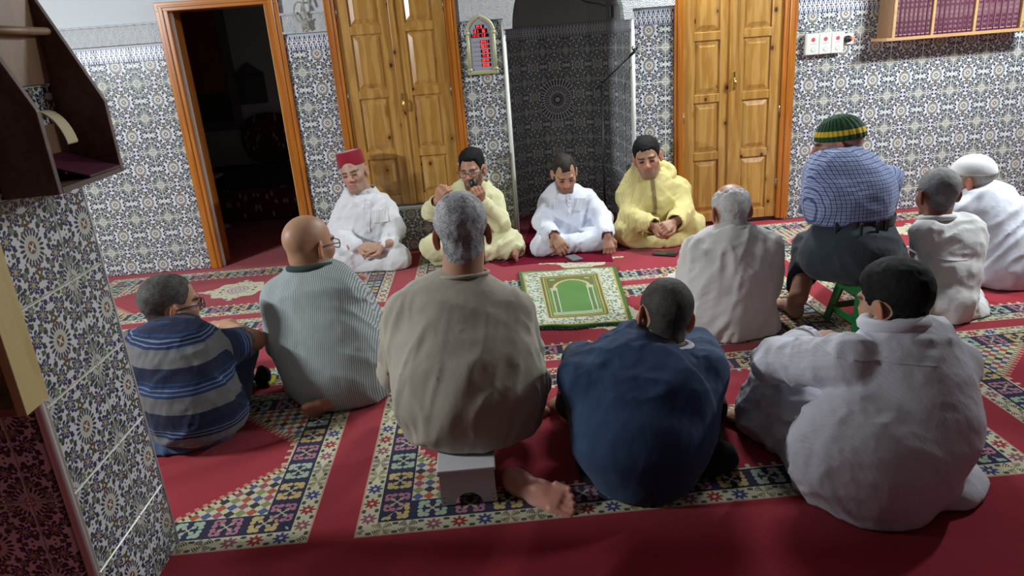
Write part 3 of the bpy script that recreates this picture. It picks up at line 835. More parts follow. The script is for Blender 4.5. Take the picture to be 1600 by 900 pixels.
def hair_shell(skull, kind, p0):
    """returns a signed function: skull grown by a thickness that fades out at the hair line"""
    def f(p):
        x, y, z = p[:, 0], p[:, 1], p[:, 2]
        n = vnoise(p*F32(90)+F32(p0))-0.5
        # hair line: above a surface that runs from the forehead over the temples behind the ears to the nape
        fore = kind.get('fore', 0.070); nape = kind.get('nape', -0.072)
        yy = np.clip((y+0.10)/0.18, 0, 1)
        ear = np.where(y > 0.012, kind.get('temple', 0.012), -0.030)
        line = np.where(y > 0.055, fore, np.where(y > -0.01, ear+(fore-ear)*np.clip((y-0.030)/0.03, 0, 1), nape+(ear-nape)*np.clip((y+0.075)/0.06, 0, 1)))
        t = np.clip((z-line+n*0.012)/0.014, -1, 1)
        if 'recede' in kind: t = np.minimum(t, np.clip((kind['recede']-(y-0.25*np.abs(np.abs(x)-0.0)))/0.02+n, -1, 1)) if False else t
        if 'top_bald' in kind:
            cx, cy, rr = kind['top_bald']
            rad = np.sqrt((x/1.0)**2+((y-cx)/1.25)**2); t = np.minimum(t, np.where(z > 0.045, np.clip((rad-rr+n*0.02)/0.018, -1, 1), 1))
        if 'corner' in kind:                              # receding temples
            cr = np.sqrt((np.abs(x)-0.052)**2+(y-0.062)**2); t = np.minimum(t, np.where(z > 0.03, np.clip((cr-kind['corner']+n*0.01)/0.012, -1, 1), 1))
        # leave the ears free
        er = np.sqrt((y+0.010)**2+(z+0.008)**2); t = np.minimum(t, np.where(np.abs(x) > 0.058, np.clip((er-0.036)/0.010, -1, 1), 1))
        th = kind.get('th', 0.006)*(0.35+0.65*np.clip((z+0.02)/0.08, 0, 1))+kind.get('bulk', 0.0)*np.clip((z-0.06)/0.05, 0, 1)
        return skull(p)-np.where(t > 0, th*t, 0.004*t)-n*0.0022*np.clip(kind.get('th', 0.006)/0.004, 0, 1.5)
    return f
def beard_shell(full, kind):
    def f(p):
        x, y, z = p[:, 0], p[:, 1], p[:, 2]; ax = np.abs(x); n = vnoise(p*F32(110))-0.5
        up = -0.050+0.55*np.clip(ax-0.030, 0, 1)+n*0.006                    # upper edge climbs to the sideburns
        up = np.where(ax > 0.058, 0.02, up)
        t = np.clip((up-z)/0.010, -1, 1)
        mous = (np.abs(z+0.050) < 0.009) & (ax < 0.028) & (y > 0.06)
        t = np.where(mous, np.maximum(t, 0.8), t)
        lips = (np.abs(z+0.066) < 0.011) & (ax < 0.022) & (y > 0.06); t = np.where(lips, -1, t)
        t = np.minimum(t, np.clip((y-(-0.004))/0.012, -1, 1)); t = np.minimum(t, np.clip((z+0.118)/0.01, -1, 1))
        th = kind.get('th', 0.003)
        return full(p)-np.where(t > 0, th*t, 0.004*t)-n*0.001
    return f
def skin_cols(p, o):
    base = np.array(o['skin']); C = np.tile(base, (len(p), 1)).astype(float)
    x, y, z = p.T; ax = np.abs(x); n = vnoise((p*60).astype(F32))-0.5
    C *= (1+0.16*n)[:, None]
    front = y > 0.045
    red = np.exp(-((ax-0.040)**2+(z+0.030)**2)/0.0006)*front+np.exp(-(x**2+(z+0.026)**2)/0.0003)*(y > 0.08)
    C = C*(1+np.outer(red, [0.18, -0.05, -0.05]))
    earm = (ax > 0.079) & (y < 0.03)
    C[earm] = C[earm]*np.array([1.15, 0.80, 0.76])
    lip = (np.abs(z+0.0655) < 0.0115-0.15*np.clip(ax-0.008, 0, 1)) & (ax < 0.024) & (y > 0.074)
    C[lip] = C[lip]*np.array([0.80, 0.55, 0.55])
    br = o.get('brow', 0.8)
    bz = 0.021+0.10*np.clip(ax-0.014, 0, 0.016)-0.25*np.clip(ax-0.040, 0, 1)
    m = (np.abs(z-bz) < 0.0052) & (ax > 0.012) & (ax < 0.054) & (y > 0.045)
    C[m] = C[m]*(1-br)+np.array(o.get('brow_col', (0.015, 0.011, 0.009)))*br
    eye = (np.abs(z-0.000) < 0.0050) & (np.abs(ax-0.031) < 0.0125) & (y > 0.07)
    C[eye] = np.array((0.03, 0.018, 0.014))
    lid = (np.abs(z) < 0.014) & (np.abs(ax-0.031) < 0.019) & (y > 0.06) & ~eye
    C[lid] = C[lid]*np.array([0.82, 0.74, 0.72])
    if o.get('stubble', 0):
        s = o['stubble']; up = -0.046+0.5*np.clip(ax-0.030, 0, 1); up = np.where(ax > 0.056, 0.0, up)
        st = np.clip((up-z)/0.014, 0, 1)*np.clip((y-0.0)/0.02, 0, 1)*np.clip((z+0.125)/0.02, 0, 1); st[lip] = 0
        mo = (np.abs(z+0.050) < 0.010) & (ax < 0.028) & (y > 0.06); st[mo] = np.maximum(st[mo], 0.9)
        col = np.array(o.get('stubble_col', (0.05, 0.045, 0.042)))
        C = C*(1-(s*st)[:, None])+col*(s*st)[:, None]
    return np.clip(C, 0, 1)
def hand_sdf(o):
    """local frame: x across the palm (thumb side = +x), y to the fingertips, z = back of the hand. wrist at the origin"""
    curl = o.get('curl', 0.5); spread = o.get('spread', 0.10)
    fs = [eseg((0, 0.012, 0), (0.0, 0.082, 0), 0.028, 0.016, 0.040, 0.0135, (1, 0, 0)), cap((0, -0.030, 0), (0, 0.01, 0), 0.0265, 0.0245)]
    fg = []
    for i, (bx, L) in enumerate(((0.030, 0.072), (0.010, 0.080), (-0.011, 0.075), (-0.031, 0.060))):
        c = curl[i] if isinstance(curl, (list, tuple)) else curl*(0.92+0.06*i)
        a = 0.0; p = A(bx*0.92, 0.084, 0.001); pts = [p]; sp = spread*(1.2-i*0.8)
        for s, ln in enumerate((0.44, 0.31, 0.25)):
            a += c*(0.95, 1.15, 0.8)[s]
            d = A(math.sin(sp)*math.cos(a), math.cos(sp)*math.cos(a), -math.sin(a)); p = p+d*L*ln; pts.append(p)
        r = 0.0094 if i < 3 else 0.0082
        fg.append(chain(pts, [r*1.06, r, r*0.93, r*0.82], 0.004))
    tc = o.get('thumb', 0.5)
    t0 = A(0.024, 0.028, -0.004); t1 = t0+0.036*unit(A(0.75-0.3*tc, 0.62, -0.30*tc-0.05)); t2 = t1+0.031*unit(A(0.35-0.75*tc, 0.85, -0.45*tc)); t3 = t2+0.022*unit(A(0.1-0.9*tc, 0.8, -0.5*tc))
    fg.append(chain([t0, t1, t2, t3], [0.0155, 0.0118, 0.0105, 0.0085], 0.005))
    palm = union(fs, 0.014)
    def f(p):
        d = palm(p)
        for g in fg: d = smin(d, g(p), 0.005)
        return d
    return f
def foot_sdf(o=None):
    """local frame: y heel to toes, z up (sole at 0), x to the big-toe side; ankle above (0, 0.05, 0.08)"""
    fs = [ell((0, 0.028, 0.032), (0.031, 0.036, 0.032)), eseg((0, 0.04, 0.045), (0.004, 0.115, 0.034), 0.030, 0.036, 0.037, 0.026, (1, 0, 0)),
          eseg((0.004, 0.11, 0.030), (0.004, 0.172, 0.020), 0.036, 0.026, 0.045, 0.017, (1, 0, 0)), cap((0, 0.045, 0.05), (0, 0.042, 0.24), 0.034, 0.040)]
    toes = []
    for i, (x, y0, L, r) in enumerate(((0.032, 0.185, 0.046, 0.0138), (0.011, 0.190, 0.040, 0.0100), (-0.007, 0.186, 0.036, 0.0095), (-0.023, 0.178, 0.032, 0.0090), (-0.037, 0.166, 0.027, 0.0090))):
        toes.append(chain([(x, y0-0.02, 0.018), (x*1.02, y0+L*0.45, 0.016), (x*1.03, y0+L*0.8, 0.011)], [r, r*0.98, r*0.9], 0.003))
    b = union(fs, 0.020)
    arch = ell((0.036, 0.095, -0.006), (0.024, 0.045, 0.020))
    def f(p):
        d = smax(b(p), -arch(p), 0.02)
        for g in toes: d = smin(d, g(p), 0.005)
        return smax(d, -(p[:, 2]+0.0005), 0.004) if not (o or {}).get('free') else d
    return f
def local_mesh(f, lo, hi, h, origin, R, scale=1.0):
    V_, Q = nets(f, lo, hi, h); return V_, (np.asarray(origin)+scale*V_@np.asarray(R).T), Q
def f_skin():
    c = attr('Col', 'Color')
    return dict(color=c, bump=(noise(attr('rest'), 220.0, 2), 0.12, 0.001))
M['skin'] = material('skin', rough=0.48, spec=0.4, fn=f_skin)
for _n in M['skin'].node_tree.nodes:
    if _n.type == 'BSDF_PRINCIPLED':
        _n.inputs['Subsurface Weight'].default_value = 0.10; _n.inputs['Subsurface Radius'].default_value = (0.012, 0.004, 0.002); _n.inputs['Subsurface Scale'].default_value = 1.0
def f_hair(a, b):
    def fn():
        v = attr('rest')
        n = noise(scaled(v, (260, 70, 260)), 1.0, 3, 0.7)
        n2 = noise(v, 26.0, 2)
        return dict(color=rgb(vstep(n*0.65+n2*0.45, 0.36, 0.76), a, b), bump=(n, 0.7, 0.003))
    return fn
HAIR = {}
def hair_mat(key):
    if key not in HAIR:
        a, b, r = {'black': ((0.004, 0.004, 0.005), (0.015, 0.0145, 0.015), 0.75), 'brown': ((0.012, 0.009, 0.007), (0.05, 0.038, 0.03), 0.6),
                   'salt': ((0.10, 0.10, 0.105), (0.55, 0.55, 0.57), 0.6), 'white': ((0.34, 0.33, 0.31), (0.66, 0.65, 0.62), 0.6),
                   'crop': ((0.030, 0.025, 0.022), (0.085, 0.072, 0.064), 0.65), 'grey_crop': ((0.13, 0.13, 0.13), (0.30, 0.30, 0.30), 0.7),
                   'dark_grey': ((0.028, 0.025, 0.023), (0.13, 0.118, 0.108), 0.65)}[key]
        HAIR[key] = material('hair_'+key, rough=r, spec=0.18, fn=f_hair(a, b))
    return HAIR[key]
# ------------------------------------------------------------------ cloth materials
CLOTH = {}
def cloth(name, col, rough=0.85, weave=700.0, wrinkle=0.25, sheen=0.1, pattern=None, spec=0.25):
    def fn():
        v = attr('rest')
        n = noise(v, 9.0, 3, 0.55); w = noise(v, weave, 1)
        c = rgb(0.0, col, col) if pattern is None else pattern(v, col)
        tone = rgb(vstep(n, 0.25, 0.75)*0.10, c, (col[0]*0.6, col[1]*0.6, col[2]*0.6))
        wr = noise(scaled(v, (1, 1, 0.45)), 26.0, 3, 0.55)
        return dict(color=tone, bump=(wr*1.0+w*0.06, wrinkle, 0.010))
    m = material(name, rough=rough, spec=spec, sheen=sheen, fn=fn); CLOTH[name] = m
    return m
# ------------------------------------------------------------------ people
def rows(R, fwd=(0, 1, 0)):
    """silhouette rows (left px, right px, py, Y of the surface that faces the camera, half depth) -> trunk nodes"""
    out = []; n = len(R)
    for i, (l, r, y, Yb, b) in enumerate(R):
        c = P((l+r)/2.0, y, Yb+b*0.5); c2 = P((l+r)/2.0, y, Yb); w = min(1.0, max(0.0, (i-1)/2.0))      # low rows: surface depth; upper rows: depth of the section's middle
        a = (r-l)/2.0*pxm(c); cc = P((l+r)/2.0, y, Yb+b)
        z = c2[2]*(1-w)+cc[2]*w; x = c2[0]*(1-w)+cc[0]*w
        if i == n-1: z -= min(a, b)*0.75
        elif i == n-2: z -= min(a, b)*0.35
        out.append((A(x, Yb+b, z), a, b))
    return out
FLOOR = lambda p: (0.004-p[:, 2])
class Person:
    def __init__(s, label, loc, skin, yaw=0.0):
        s.root = empty('person', (loc[0], loc[1], 0)); tag(s.root, label, 'person', 'people seated on the carpet')
        s.soup = Soup(); s.skin = skin; s.R = frame(yaw); s.o = np.array([loc[0], loc[1], 0.0])
    def head(s, c, yaw, pitch, roll, neck, scale=1.08, hair=None, hair_col='black', h=0.0042, beard=None, **o):
        R = frame(yaw, pitch, roll); c = np.asarray(c, float); s.hc, s.hR, s.hs = c, R, scale
        o['skin'] = o.get('skin', s.skin); o['neck'] = tuple((R.T@(np.asarray(neck)-c))/scale)
        f, skull = head_sdf(o); s.hf, s.skull = f, skull
        nb = np.array(o['neck']); lo = np.minimum((-0.115, -0.130, -0.135), nb-0.07); hi = np.maximum((0.115, 0.130, 0.135), nb+0.07)
        lv, wv, Q = local_mesh(f, lo, hi, h, c, R, scale)
        s.soup.add(wv, Q, skin_cols(lv, o), lv)
        if hair is not None:
            g = hair_shell(skull, hair, len(s.root.name)); lv, wv, Q = local_mesh(g, (-0.12, -0.14, -0.13), (0.12, 0.13, 0.16), h, c, R, scale)
            keep = np.abs(f(lv.astype(F32))) < 10
            Soup().add(wv, Q, None, lv).build('hair', hair_mat(hair_col), s.root)
        if beard is not None:
            g = beard_shell(f, beard); lv, wv, Q = local_mesh(g, (-0.10, -0.12, -0.13), (0.10, 0.13, 0.05), h, c, R, scale)
            # keep only the surface that stands proud of the skin
            d = f(lv.astype(F32)); fm = (d[Q] > 0.0003).any(1); Soup().add(wv, Q[fm], None, lv).build('beard', hair_mat(hair_col if hair_col != 'crop' else 'crop'), s.root)
        return s
    def hl(s, p): return s.hc+s.hs*(s.hR@np.asarray(p, float))
    def glasses(s, mat, frame_r=0.0016, thick=1.0, square=True):
        for sd in (-1, 1):
            pts = []
            for k in range(20):
                a = 2*PI*k/20; e = 0.62 if square else 1.0
                cx = math.copysign(abs(math.cos(a))**e, math.cos(a)); cz = math.copysign(abs(math.sin(a))**e, math.sin(a))
                x = sd*0.034+0.025*cx; pts.append(s.hl((x, 0.104-1.2*x*x, -0.002+0.017*cz)))
            g = MB().tube(pts, frame_r*thick, 6, closed=True)
            g.tube([s.hl((sd*0.059, 0.099, 0.004)), s.hl((sd*0.074, 0.085, 0.006)), s.hl((sd*0.082, 0.03, 0.008)), s.hl((sd*0.082, -0.008, 0.004)), s.hl((sd*0.079, -0.024, -0.012))], frame_r*thick*1.25, 6)
            go = g.build('glasses_rim', mat, s.root, smooth=True)
            lm = MB(); lm.add([p*0.98+np.mean(pts, axis=0)*0.02 for p in pts], [tuple(range(20))]); lm.build('lens', M['lens'], go)
        MB().tube([s.hl((-0.010, 0.104, 0.002)), s.hl((0, 0.108, 0.005)), s.hl((0.010, 0.104, 0.002))], frame_r*thick, 6).build('glasses_bridge', mat, s.root, smooth=True)
    def hand(s, wrist, fing, back, side=1, scale=1.05, h=0.0036, **o):
        """side=+1: thumb on the side fing x back"""
        y = unit(fing); z = unit(np.asarray(back, float)-y*np.dot(back, y)); x = np.cross(y, z)
        f = hand_sdf(o); R = np.stack([x*side, y, z], 1)
        lv, wv, Q = local_mesh(f, (-0.075, -0.12, -0.10), (0.085, 0.19, 0.05), h, wrist, R, scale)
        if side < 0: Q = Q[:, ::-1]
        C = np.tile(np.array(o.get('skin', s.skin)), (len(lv), 1))*(1+0.2*(vnoise((lv*70).astype(F32))-0.5))[:, None]
        tipm = (lv[:, 2] < -0.006); C[tipm] *= np.array([1.06, 0.92, 0.9])
        s.soup.add(wv, Q, C, lv)
    def foot(s, heel, toes, up, side=1, scale=1.0, h=0.004, skin=None, **o):
        y = unit(toes); z = unit(np.asarray(up, float)-y*np.dot(up, y)); x = np.cross(y, z)
        f = foot_sdf(o); R = np.stack([x*side, y, z], 1)
        lv, wv, Q = local_mesh(f, (-0.07, -0.03, -0.02), (0.07, 0.26, o.get('shin', 0.16)), h, heel, R, scale)
        if side < 0: Q = Q[:, ::-1]
        C = np.tile(np.array(skin or s.skin), (len(lv), 1))*(1+0.25*(vnoise((lv*55).astype(F32))-0.5))[:, None]
        sole = (lv[:, 2] < 0.012); C[sole] = C[sole]*np.array([1.10, 0.95, 0.92])
        s.soup.add(wv, Q, C, lv)
    def skinpart(s, f, pts, pad=0.09, h=0.008):
        lo, hi = bounds(pts, pad); V_, Q = nets(f, lo, hi, h)
        s.soup.add(V_, Q, np.tile(np.array(s.skin), (len(V_), 1))*(1+0.2*(vnoise((V_*40).astype(F32))-0.5))[:, None], V_)
    def wear(s, name, f, lo, hi, mat, h=0.008, rest=None, label=None, ground=True):
        g = both(f, FLOOR, 0.004) if ground else f
        V_, Q = nets(g, lo, hi, h)
        r = (V_-s.o)@s.R if rest is None else rest(V_)
        ob = Soup().add(V_, Q, None, r).build(name, mat, s.root)
        if label: ob['label'] = label
        s.last = g
        return ob
    def done(s, core=None, lo=None, hi=None, zmin=0.02):
        if core is not None:                        # the body under the clothes joins head, hands and feet
            V_, Q = nets(both(core, lambda p: zmin-p[:, 2]), lo, hi, 0.016); s.soup.add(V_, Q, np.tile(np.array(s.skin), (len(V_), 1)), V_)
        return s.soup.build('body', M['skin'], s.root)
def sleeve_rest(p, ft, segs, top=0.0, pre=-0.008):
    """weave coordinates: the body's own frame on the trunk, along and round the arm on the sleeves"""
    def g(V_):
        r = (V_-p.o)@p.R; best = ft(V_.astype(F32)).astype(float)
        for a, b, rad in segs:
            ab = b-a; L = np.linalg.norm(ab); u = ab/L; q = V_-a; t = np.clip(q@u, -0.02, L+0.03); w = q-np.outer(t, u)
            d = np.linalg.norm(w, axis=1)-rad; m = d < best+pre
            e1 = unit(np.cross(u, A(0.2, 0.9, 0.3))); e2 = np.cross(u, e1)
            r[m] = np.stack([np.arctan2(w@e2, w@e1)*rad, np.zeros(len(w)), top-(q@u)], 1)[m]; best = np.where(m, d, best)
        return r
    return g
def nodebox(nodes, extra=(), pad=0.10):
    pts = []
    for c, a, b in nodes: pts += [c-A(a, max(a, b), b), c+A(a, max(a, b), b)]
    pts += [np.asarray(e, float) for e in extra]
    lo, hi = bounds(pts, pad); lo[2] = max(lo[2], -0.03); return lo, hi
M['lens'] = material('spectacle_lens', rough=0.05, color=(0.9, 0.92, 0.95)); 
for _n in M['lens'].node_tree.nodes:
    if _n.type == 'BSDF_PRINCIPLED': _n.inputs['Alpha'].default_value = 0.12
SK_TAN, SK_MID, SK_RED, SK_PALE = (0.40, 0.215, 0.130), (0.44, 0.245, 0.155), (0.42, 0.20, 0.135), (0.52, 0.30, 0.21)
def thin(nodes, dx=0.035): return [(c, max(a-dx, 0.03), max(b-dx, 0.03)) for c, a, b in nodes]
ALL = []

# ---- beige tunic, salt-and-pepper hair, on the white step stool
def beige():
    p = Person('man from behind in beige tunic with thick grey hair on low white stool', (-0.10, 2.12), SK_MID)
    N = rows([(648, 842, 708, 1.960, 0.16), (614, 852, 655, 1.965, 0.175), (612, 838, 590, 2.00, 0.165), (608, 826, 530, 2.06, 0.15), (616, 814, 488, 2.12, 0.125), (640, 796, 456, 2.17, 0.095), (680, 768, 428, 2.21, 0.065)])
    side = A(1, 0, 0)
    shl, shr = P(634, 492, 2.25), P(798, 490, 2.25)
    el, er = P(622, 580, 2.42), P(826, 590, 2.32)
    wr = P(838, 640, 2.45); wl = P(640, 610, 2.62)
    f0 = trunk(N, side, 0.05)
    sl = chain([shl, el, wl], [0.075, 0.062, 0.052], 0.02); sr = chain([shr, er, P(832, 622, 2.40)], [0.078, 0.066, 0.058], 0.02)
    lap = trunk([(P(690, 690, 2.2)+A(0, .0, 0), .15, .11), (P(700, 640, 2.62), .20, .10)], side, 0.05)
    kneeR = chain([P(790, 690, 2.15), P(838, 645, 2.50), P(846, 668, 2.55)], [0.11, 0.085, 0.06], 0.02)
    f = union([f0, sl, sr], 0.045); g = f; f = lambda q: smin(smin(g(q), lap(q), 0.06), kneeR(q), 0.05)
    f = crumple(f, [folds(1, (0.5, 0.2, 1.0), 11, 0.2, 0.006), folds(2, (0.35, 0, 1), 26, 0.16, 0.003)], lambda q: np.clip((0.62-q[:, 2])/0.2, 0.12, 1)+0.8*np.clip((np.abs(q[:, 0]+0.1)-0.10)/0.1, 0, 1))
    cutz = P(735, 722, 1.93)[2]+0.003
    fb = both(f, lambda q: cutz+0.035*np.clip((q[:, 1]-2.10)/0.15, 0, 1)*0-q[:, 2], 0.02)
    lo, hi = nodebox(N, [wr, wl, P(700, 640, 2.75)])
    ob = p.wear('tunic', fb, lo, hi, CLOTH['beige'], 0.0085)
    nk = P(722, 420, 2.275)
    p.head(P(722, 365, 2.30), 0, 8, -2, nk+A(0, 0, -0.03), 1.05, dict(fore=0.07, nape=-0.078, th=0.010, bulk=0.004), 'salt', w=1.0, nr=0.061, h=0.0038)
    ring = [nk+A(0.086*math.cos(a), 0.074*math.sin(a)-0.004, -0.016-0.012*math.sin(a)) for a in np.linspace(0, 2*PI, 28, endpoint=False)]
    MB().tube(ring, 0.0065, 8, closed=True).build('neckband', CLOTH['beige'], p.root, smooth=True)
    # bare right foot, sole turned up beside the stool
    heel = P(792, 742, 1.93); toe = P(882, 800, 1.83)
    heel[2] = max(heel[2], 0.045); toe[2] = 0.03
    d = unit(toe-heel)
    up = unit(np.cross(d, unit(A(0.55, 0.75, 0.1))))
    p.foot(heel-d*0.015, d, A(0.25, 0.60, -0.75), -1, 1.12, skin=(0.50, 0.25, 0.19), free=True, shin=0.13, h=0.0036)
    p.hand(wr, A(-0.7, 0.6, 0.1), A(0.2, 0.3, 1), -1, curl=0.45)
    p.done(union([trunk(thin(N), side, 0.04), cap(P(790, 700, 2.2), P(838, 650, 2.5), 0.07, 0.05), chain([shr, er, wr], [0.045, 0.036, 0.024])], 0.03), lo, hi, cutz+0.02)
    return p

# ---- grey striped djellaba, bald head, glasses
def grey():
    p = Person('bald man from behind in grey pinstriped robe wearing dark glasses', (-0.66, 2.78), SK_TAN, 18)
    N = rows([(470, 575, 628, 2.63, 0.15), (440, 605, 612, 2.575, 0.18), (430, 600, 575, 2.60, 0.19), (418, 588, 525, 2.65, 0.17), (413, 572, 466, 2.73, 0.14), (420, 558, 438, 2.78, 0.11), (446, 532, 412, 2.82, 0.08)])
    side = frame(18)[:, 0]
    shr = P(548, 460, 2.93); er = P(588, 528, 2.92); wr = P(604, 560, 2.98)
    shl = P(434, 466, 2.88); el = P(436, 540, 2.98); wl = P(455, 590, 3.05)
    f0 = trunk(N, side, 0.05)
    arms = union([chain([shr, er, wr], [0.075, 0.072, 0.066], 0.02), chain([shl, el], [0.07, 0.06], 0.02)], 0.02)
    kn = chain([P(520, 620, 2.85), P(606, 582, 3.02), P(600, 608, 2.95)], [0.12, 0.09, 0.07], 0.03)
    hem = eseg(P(520, 630, 2.72), P(602, 600, 2.92), 0.09, 0.05, 0.09, 0.04, (0, 0, 1))
    knl = cap(P(485, 620, 2.85), P(478, 590, 3.10), 0.11, 0.08)
    g = union([f0, arms], 0.04); f = lambda q: smin(smin(smin(g(q), kn(q), 0.07), knl(q), 0.07), hem(q), 0.05)
    f = crumple(f, [folds(4, (0.75, 0.2, -0.55), 16, 0.2, 0.010), folds(5, (0.3, 0, -0.9), 34, 0.2, 0.003)], lambda q: 0.25+0.75*np.clip((q[:, 0]+0.70)/0.25, 0, 1))
    heel = P(548, 640, 2.60)
    lo, hi = nodebox(N, [wr, P(606, 582, 3.12), P(450, 588, 3.25)])
    fcut = cut(f, cap(wr+A(0.0, 0.0, -0.0), wr+unit(wr-er)*0.1, 0.048, 0.06), 0.004)
    p.wear('robe', fcut, lo, hi, CLOTH['grey_stripe'], 0.0085)
    nk = P(487, 422, 2.885)
    nk = P(487, 418, 2.885); ring = [nk+A(0.088*math.cos(a), 0.072*math.sin(a), 0.004-0.014*math.sin(a)) for a in np.linspace(0, 2*PI, 28, endpoint=False)]
    MB().tube(ring, 0.017, 8, closed=True).build('neckband', CLOTH['dark_green'], p.root, smooth=True)
    cr = wr+unit(wr-er)*0.055; e1 = unit(np.cross(wr-er, A(0, 0, 1))); e2 = unit(np.cross(e1, wr-er))
    MB().tube([cr+0.064*(e1*math.cos(a)+e2*math.sin(a)) for a in np.linspace(0, 2*PI, 20, endpoint=False)], 0.005, 6, closed=True).build('cuff_trim', CLOTH['dark_green'], p.root, smooth=True)
    p.head(P(484, 384, 2.90), 38, 6, 0, nk+A(0, 0, -0.03), 1.07, None, w=1.0, nr=0.064, h=0.0038)
    p.glasses(M['black_plastic'], 0.0022)
    p.foot(FL(562, 640)+A(0, 0, 0.034), unit(FL(500, 656)-FL(562, 641)), A(0.30, 0.85, 0.35), -1, 0.95, skin=(0.34, 0.16, 0.11), free=True, shin=0.06)
    p.hand(wr+A(0.01, 0.02, -0.01), A(-0.4, 0.8, -0.3), A(0.3, 0, 0.9), 1, curl=0.4)
    p.done(union([trunk(thin(N), side, 0.04), chain([shr, er, wr], [0.045, 0.036, 0.024]), cap(P(520, 620, 2.85), P(600, 590, 3.0), 0.07, 0.05)], 0.03), lo, hi)

# ---- striped polo shirt behind the pillar
def polo():
    p = Person('man from behind in blue and grey striped polo shirt beside tiled pillar', (-1.16, 2.52), SK_TAN, 28)
    N = rows([(225, 352, 715, 2.33, 0.13), (212, 362, 680, 2.34, 0.15), (202, 360, 630, 2.37, 0.15), (194, 356, 580, 2.42, 0.14), (190, 346, 545, 2.48, 0.12), (212, 330, 522, 2.52, 0.095), (238, 310, 508, 2.56, 0.06)])
    side = frame(22)[:, 0]
    shr = P(345, 545, 2.62); er = P(398, 532, 2.74); wr = P(352, 508, 2.98)
    shl = P(205, 545, 2.62); el = P(235, 545, 2.95); wl = P(330, 512, 3.02)
    f0 = trunk(N, side, 0.045)
    slv = cap(shr, shr+(er-shr)*0.62, 0.072, 0.060); sll = cap(shl, shl+(el-shl)*0.7, 0.07, 0.062)
    f = union([f0, slv, sll], 0.035)
    f = crumple(f, [folds(7, (1, 0.3, 0.35), 17, 0.22, 0.007), folds(8, (0.4, 0, 1), 34, 0.25, 0.003)])
    f = cut(f, cap(shr+(er-shr)*0.90, er+(er-shr)*0.3, 0.054, 0.07), 0.004)
    f = both(f, half(shr+(er-shr)*0.86, er-shr), 0.004) if False else f
    lo, hi = nodebox(N, [er, el])
    hem_z = 0.05
    p.wear('polo_shirt', both(f, lambda q: hem_z-q[:, 2], 0.01), lo, hi, CLOTH['polo'], 0.0085, rest=sleeve_rest(p, f0, [(shr, er, 0.066), (shl, el, 0.066)], 0.33))
    # jeans: knees drawn up in front
    hipr, hipl = P(335, 690, 2.50), P(240, 690, 2.50)
    knr, knl = P(370, 548, 2.86), P(296, 550, 3.0); anr, anl = FL(372, 606)+A(0, 0, 0.09), FL(318, 600)+A(0, 0, .09)
    jf = union([chain([hipr, knr, anr], [0.105, 0.078, 0.058], 0.03), chain([hipl, knl, anl], [0.105, 0.078, 0.058], 0.03), ell((hipr+hipl)/2+A(0, 0, -0.02), (0.19, 0.15, 0.11))], 0.03)
    jf = crumple(jf, [folds(9, (0.3, 1, 0.2), 24, 0.3, 0.007)])
    l2, h2 = bounds([hipr, hipl, knr, knl, anr, anl], 0.17); l2[2] = -0.03
    p.wear('jeans', jf, l2, h2, CLOTH['denim'], 0.010)
    nk = P(272, 506, 2.62)
    col = [nk+A(0.082*math.cos(a), 0.072*math.sin(a), 0.008-0.014*math.sin(a)) for a in np.linspace(0, 2*PI, 28, endpoint=False)]
    MB().tube(col, 0.016, 8, closed=True).build('collar', CLOTH['navy_knit'], p.root, smooth=True)
    p.head(P(268, 477, 2.68), 52, 4, 3, nk+A(0, 0, -0.03), 1.05, dict(fore=0.075, nape=-0.075, th=0.0035), 'dark_grey', nr=0.060, h=0.0038)
    p.glasses(M['blue_plastic'], 0.0022)
    p.skinpart(chain([shr+(er-shr)*0.6, er, wr], [0.048, 0.042, 0.028], 0.01), [shr, er, wr], 0.08)
    p.skinpart(chain([shl+(el-shl)*0.5, el, wl], [0.046, 0.040, 0.028], 0.01), [shl, el, wl], 0.08)
    p.hand(wr, unit(wl-wr)*0.8+A(-0.2, 0.0, 0.05), A(0.1, -0.25, 1), -1, curl=0.35); p.hand(wl, A(0.8, -0.1, -0.05), A(0, -.2, 1), 1, curl=0.4)
    p.foot(FL(368, 618), A(0.10, 0.95, 0), A(0, 0, 1), 1, 1.0, shin=0.14); p.foot(FL(318, 602), A(0.25, 0.95, 0), A(0, 0, 1), -1, 1.05, shin=.14)
    p.done(union([trunk(thin(N), side, 0.04), cap(hipr, knr, 0.07, 0.05)], 0.03), lo, hi)

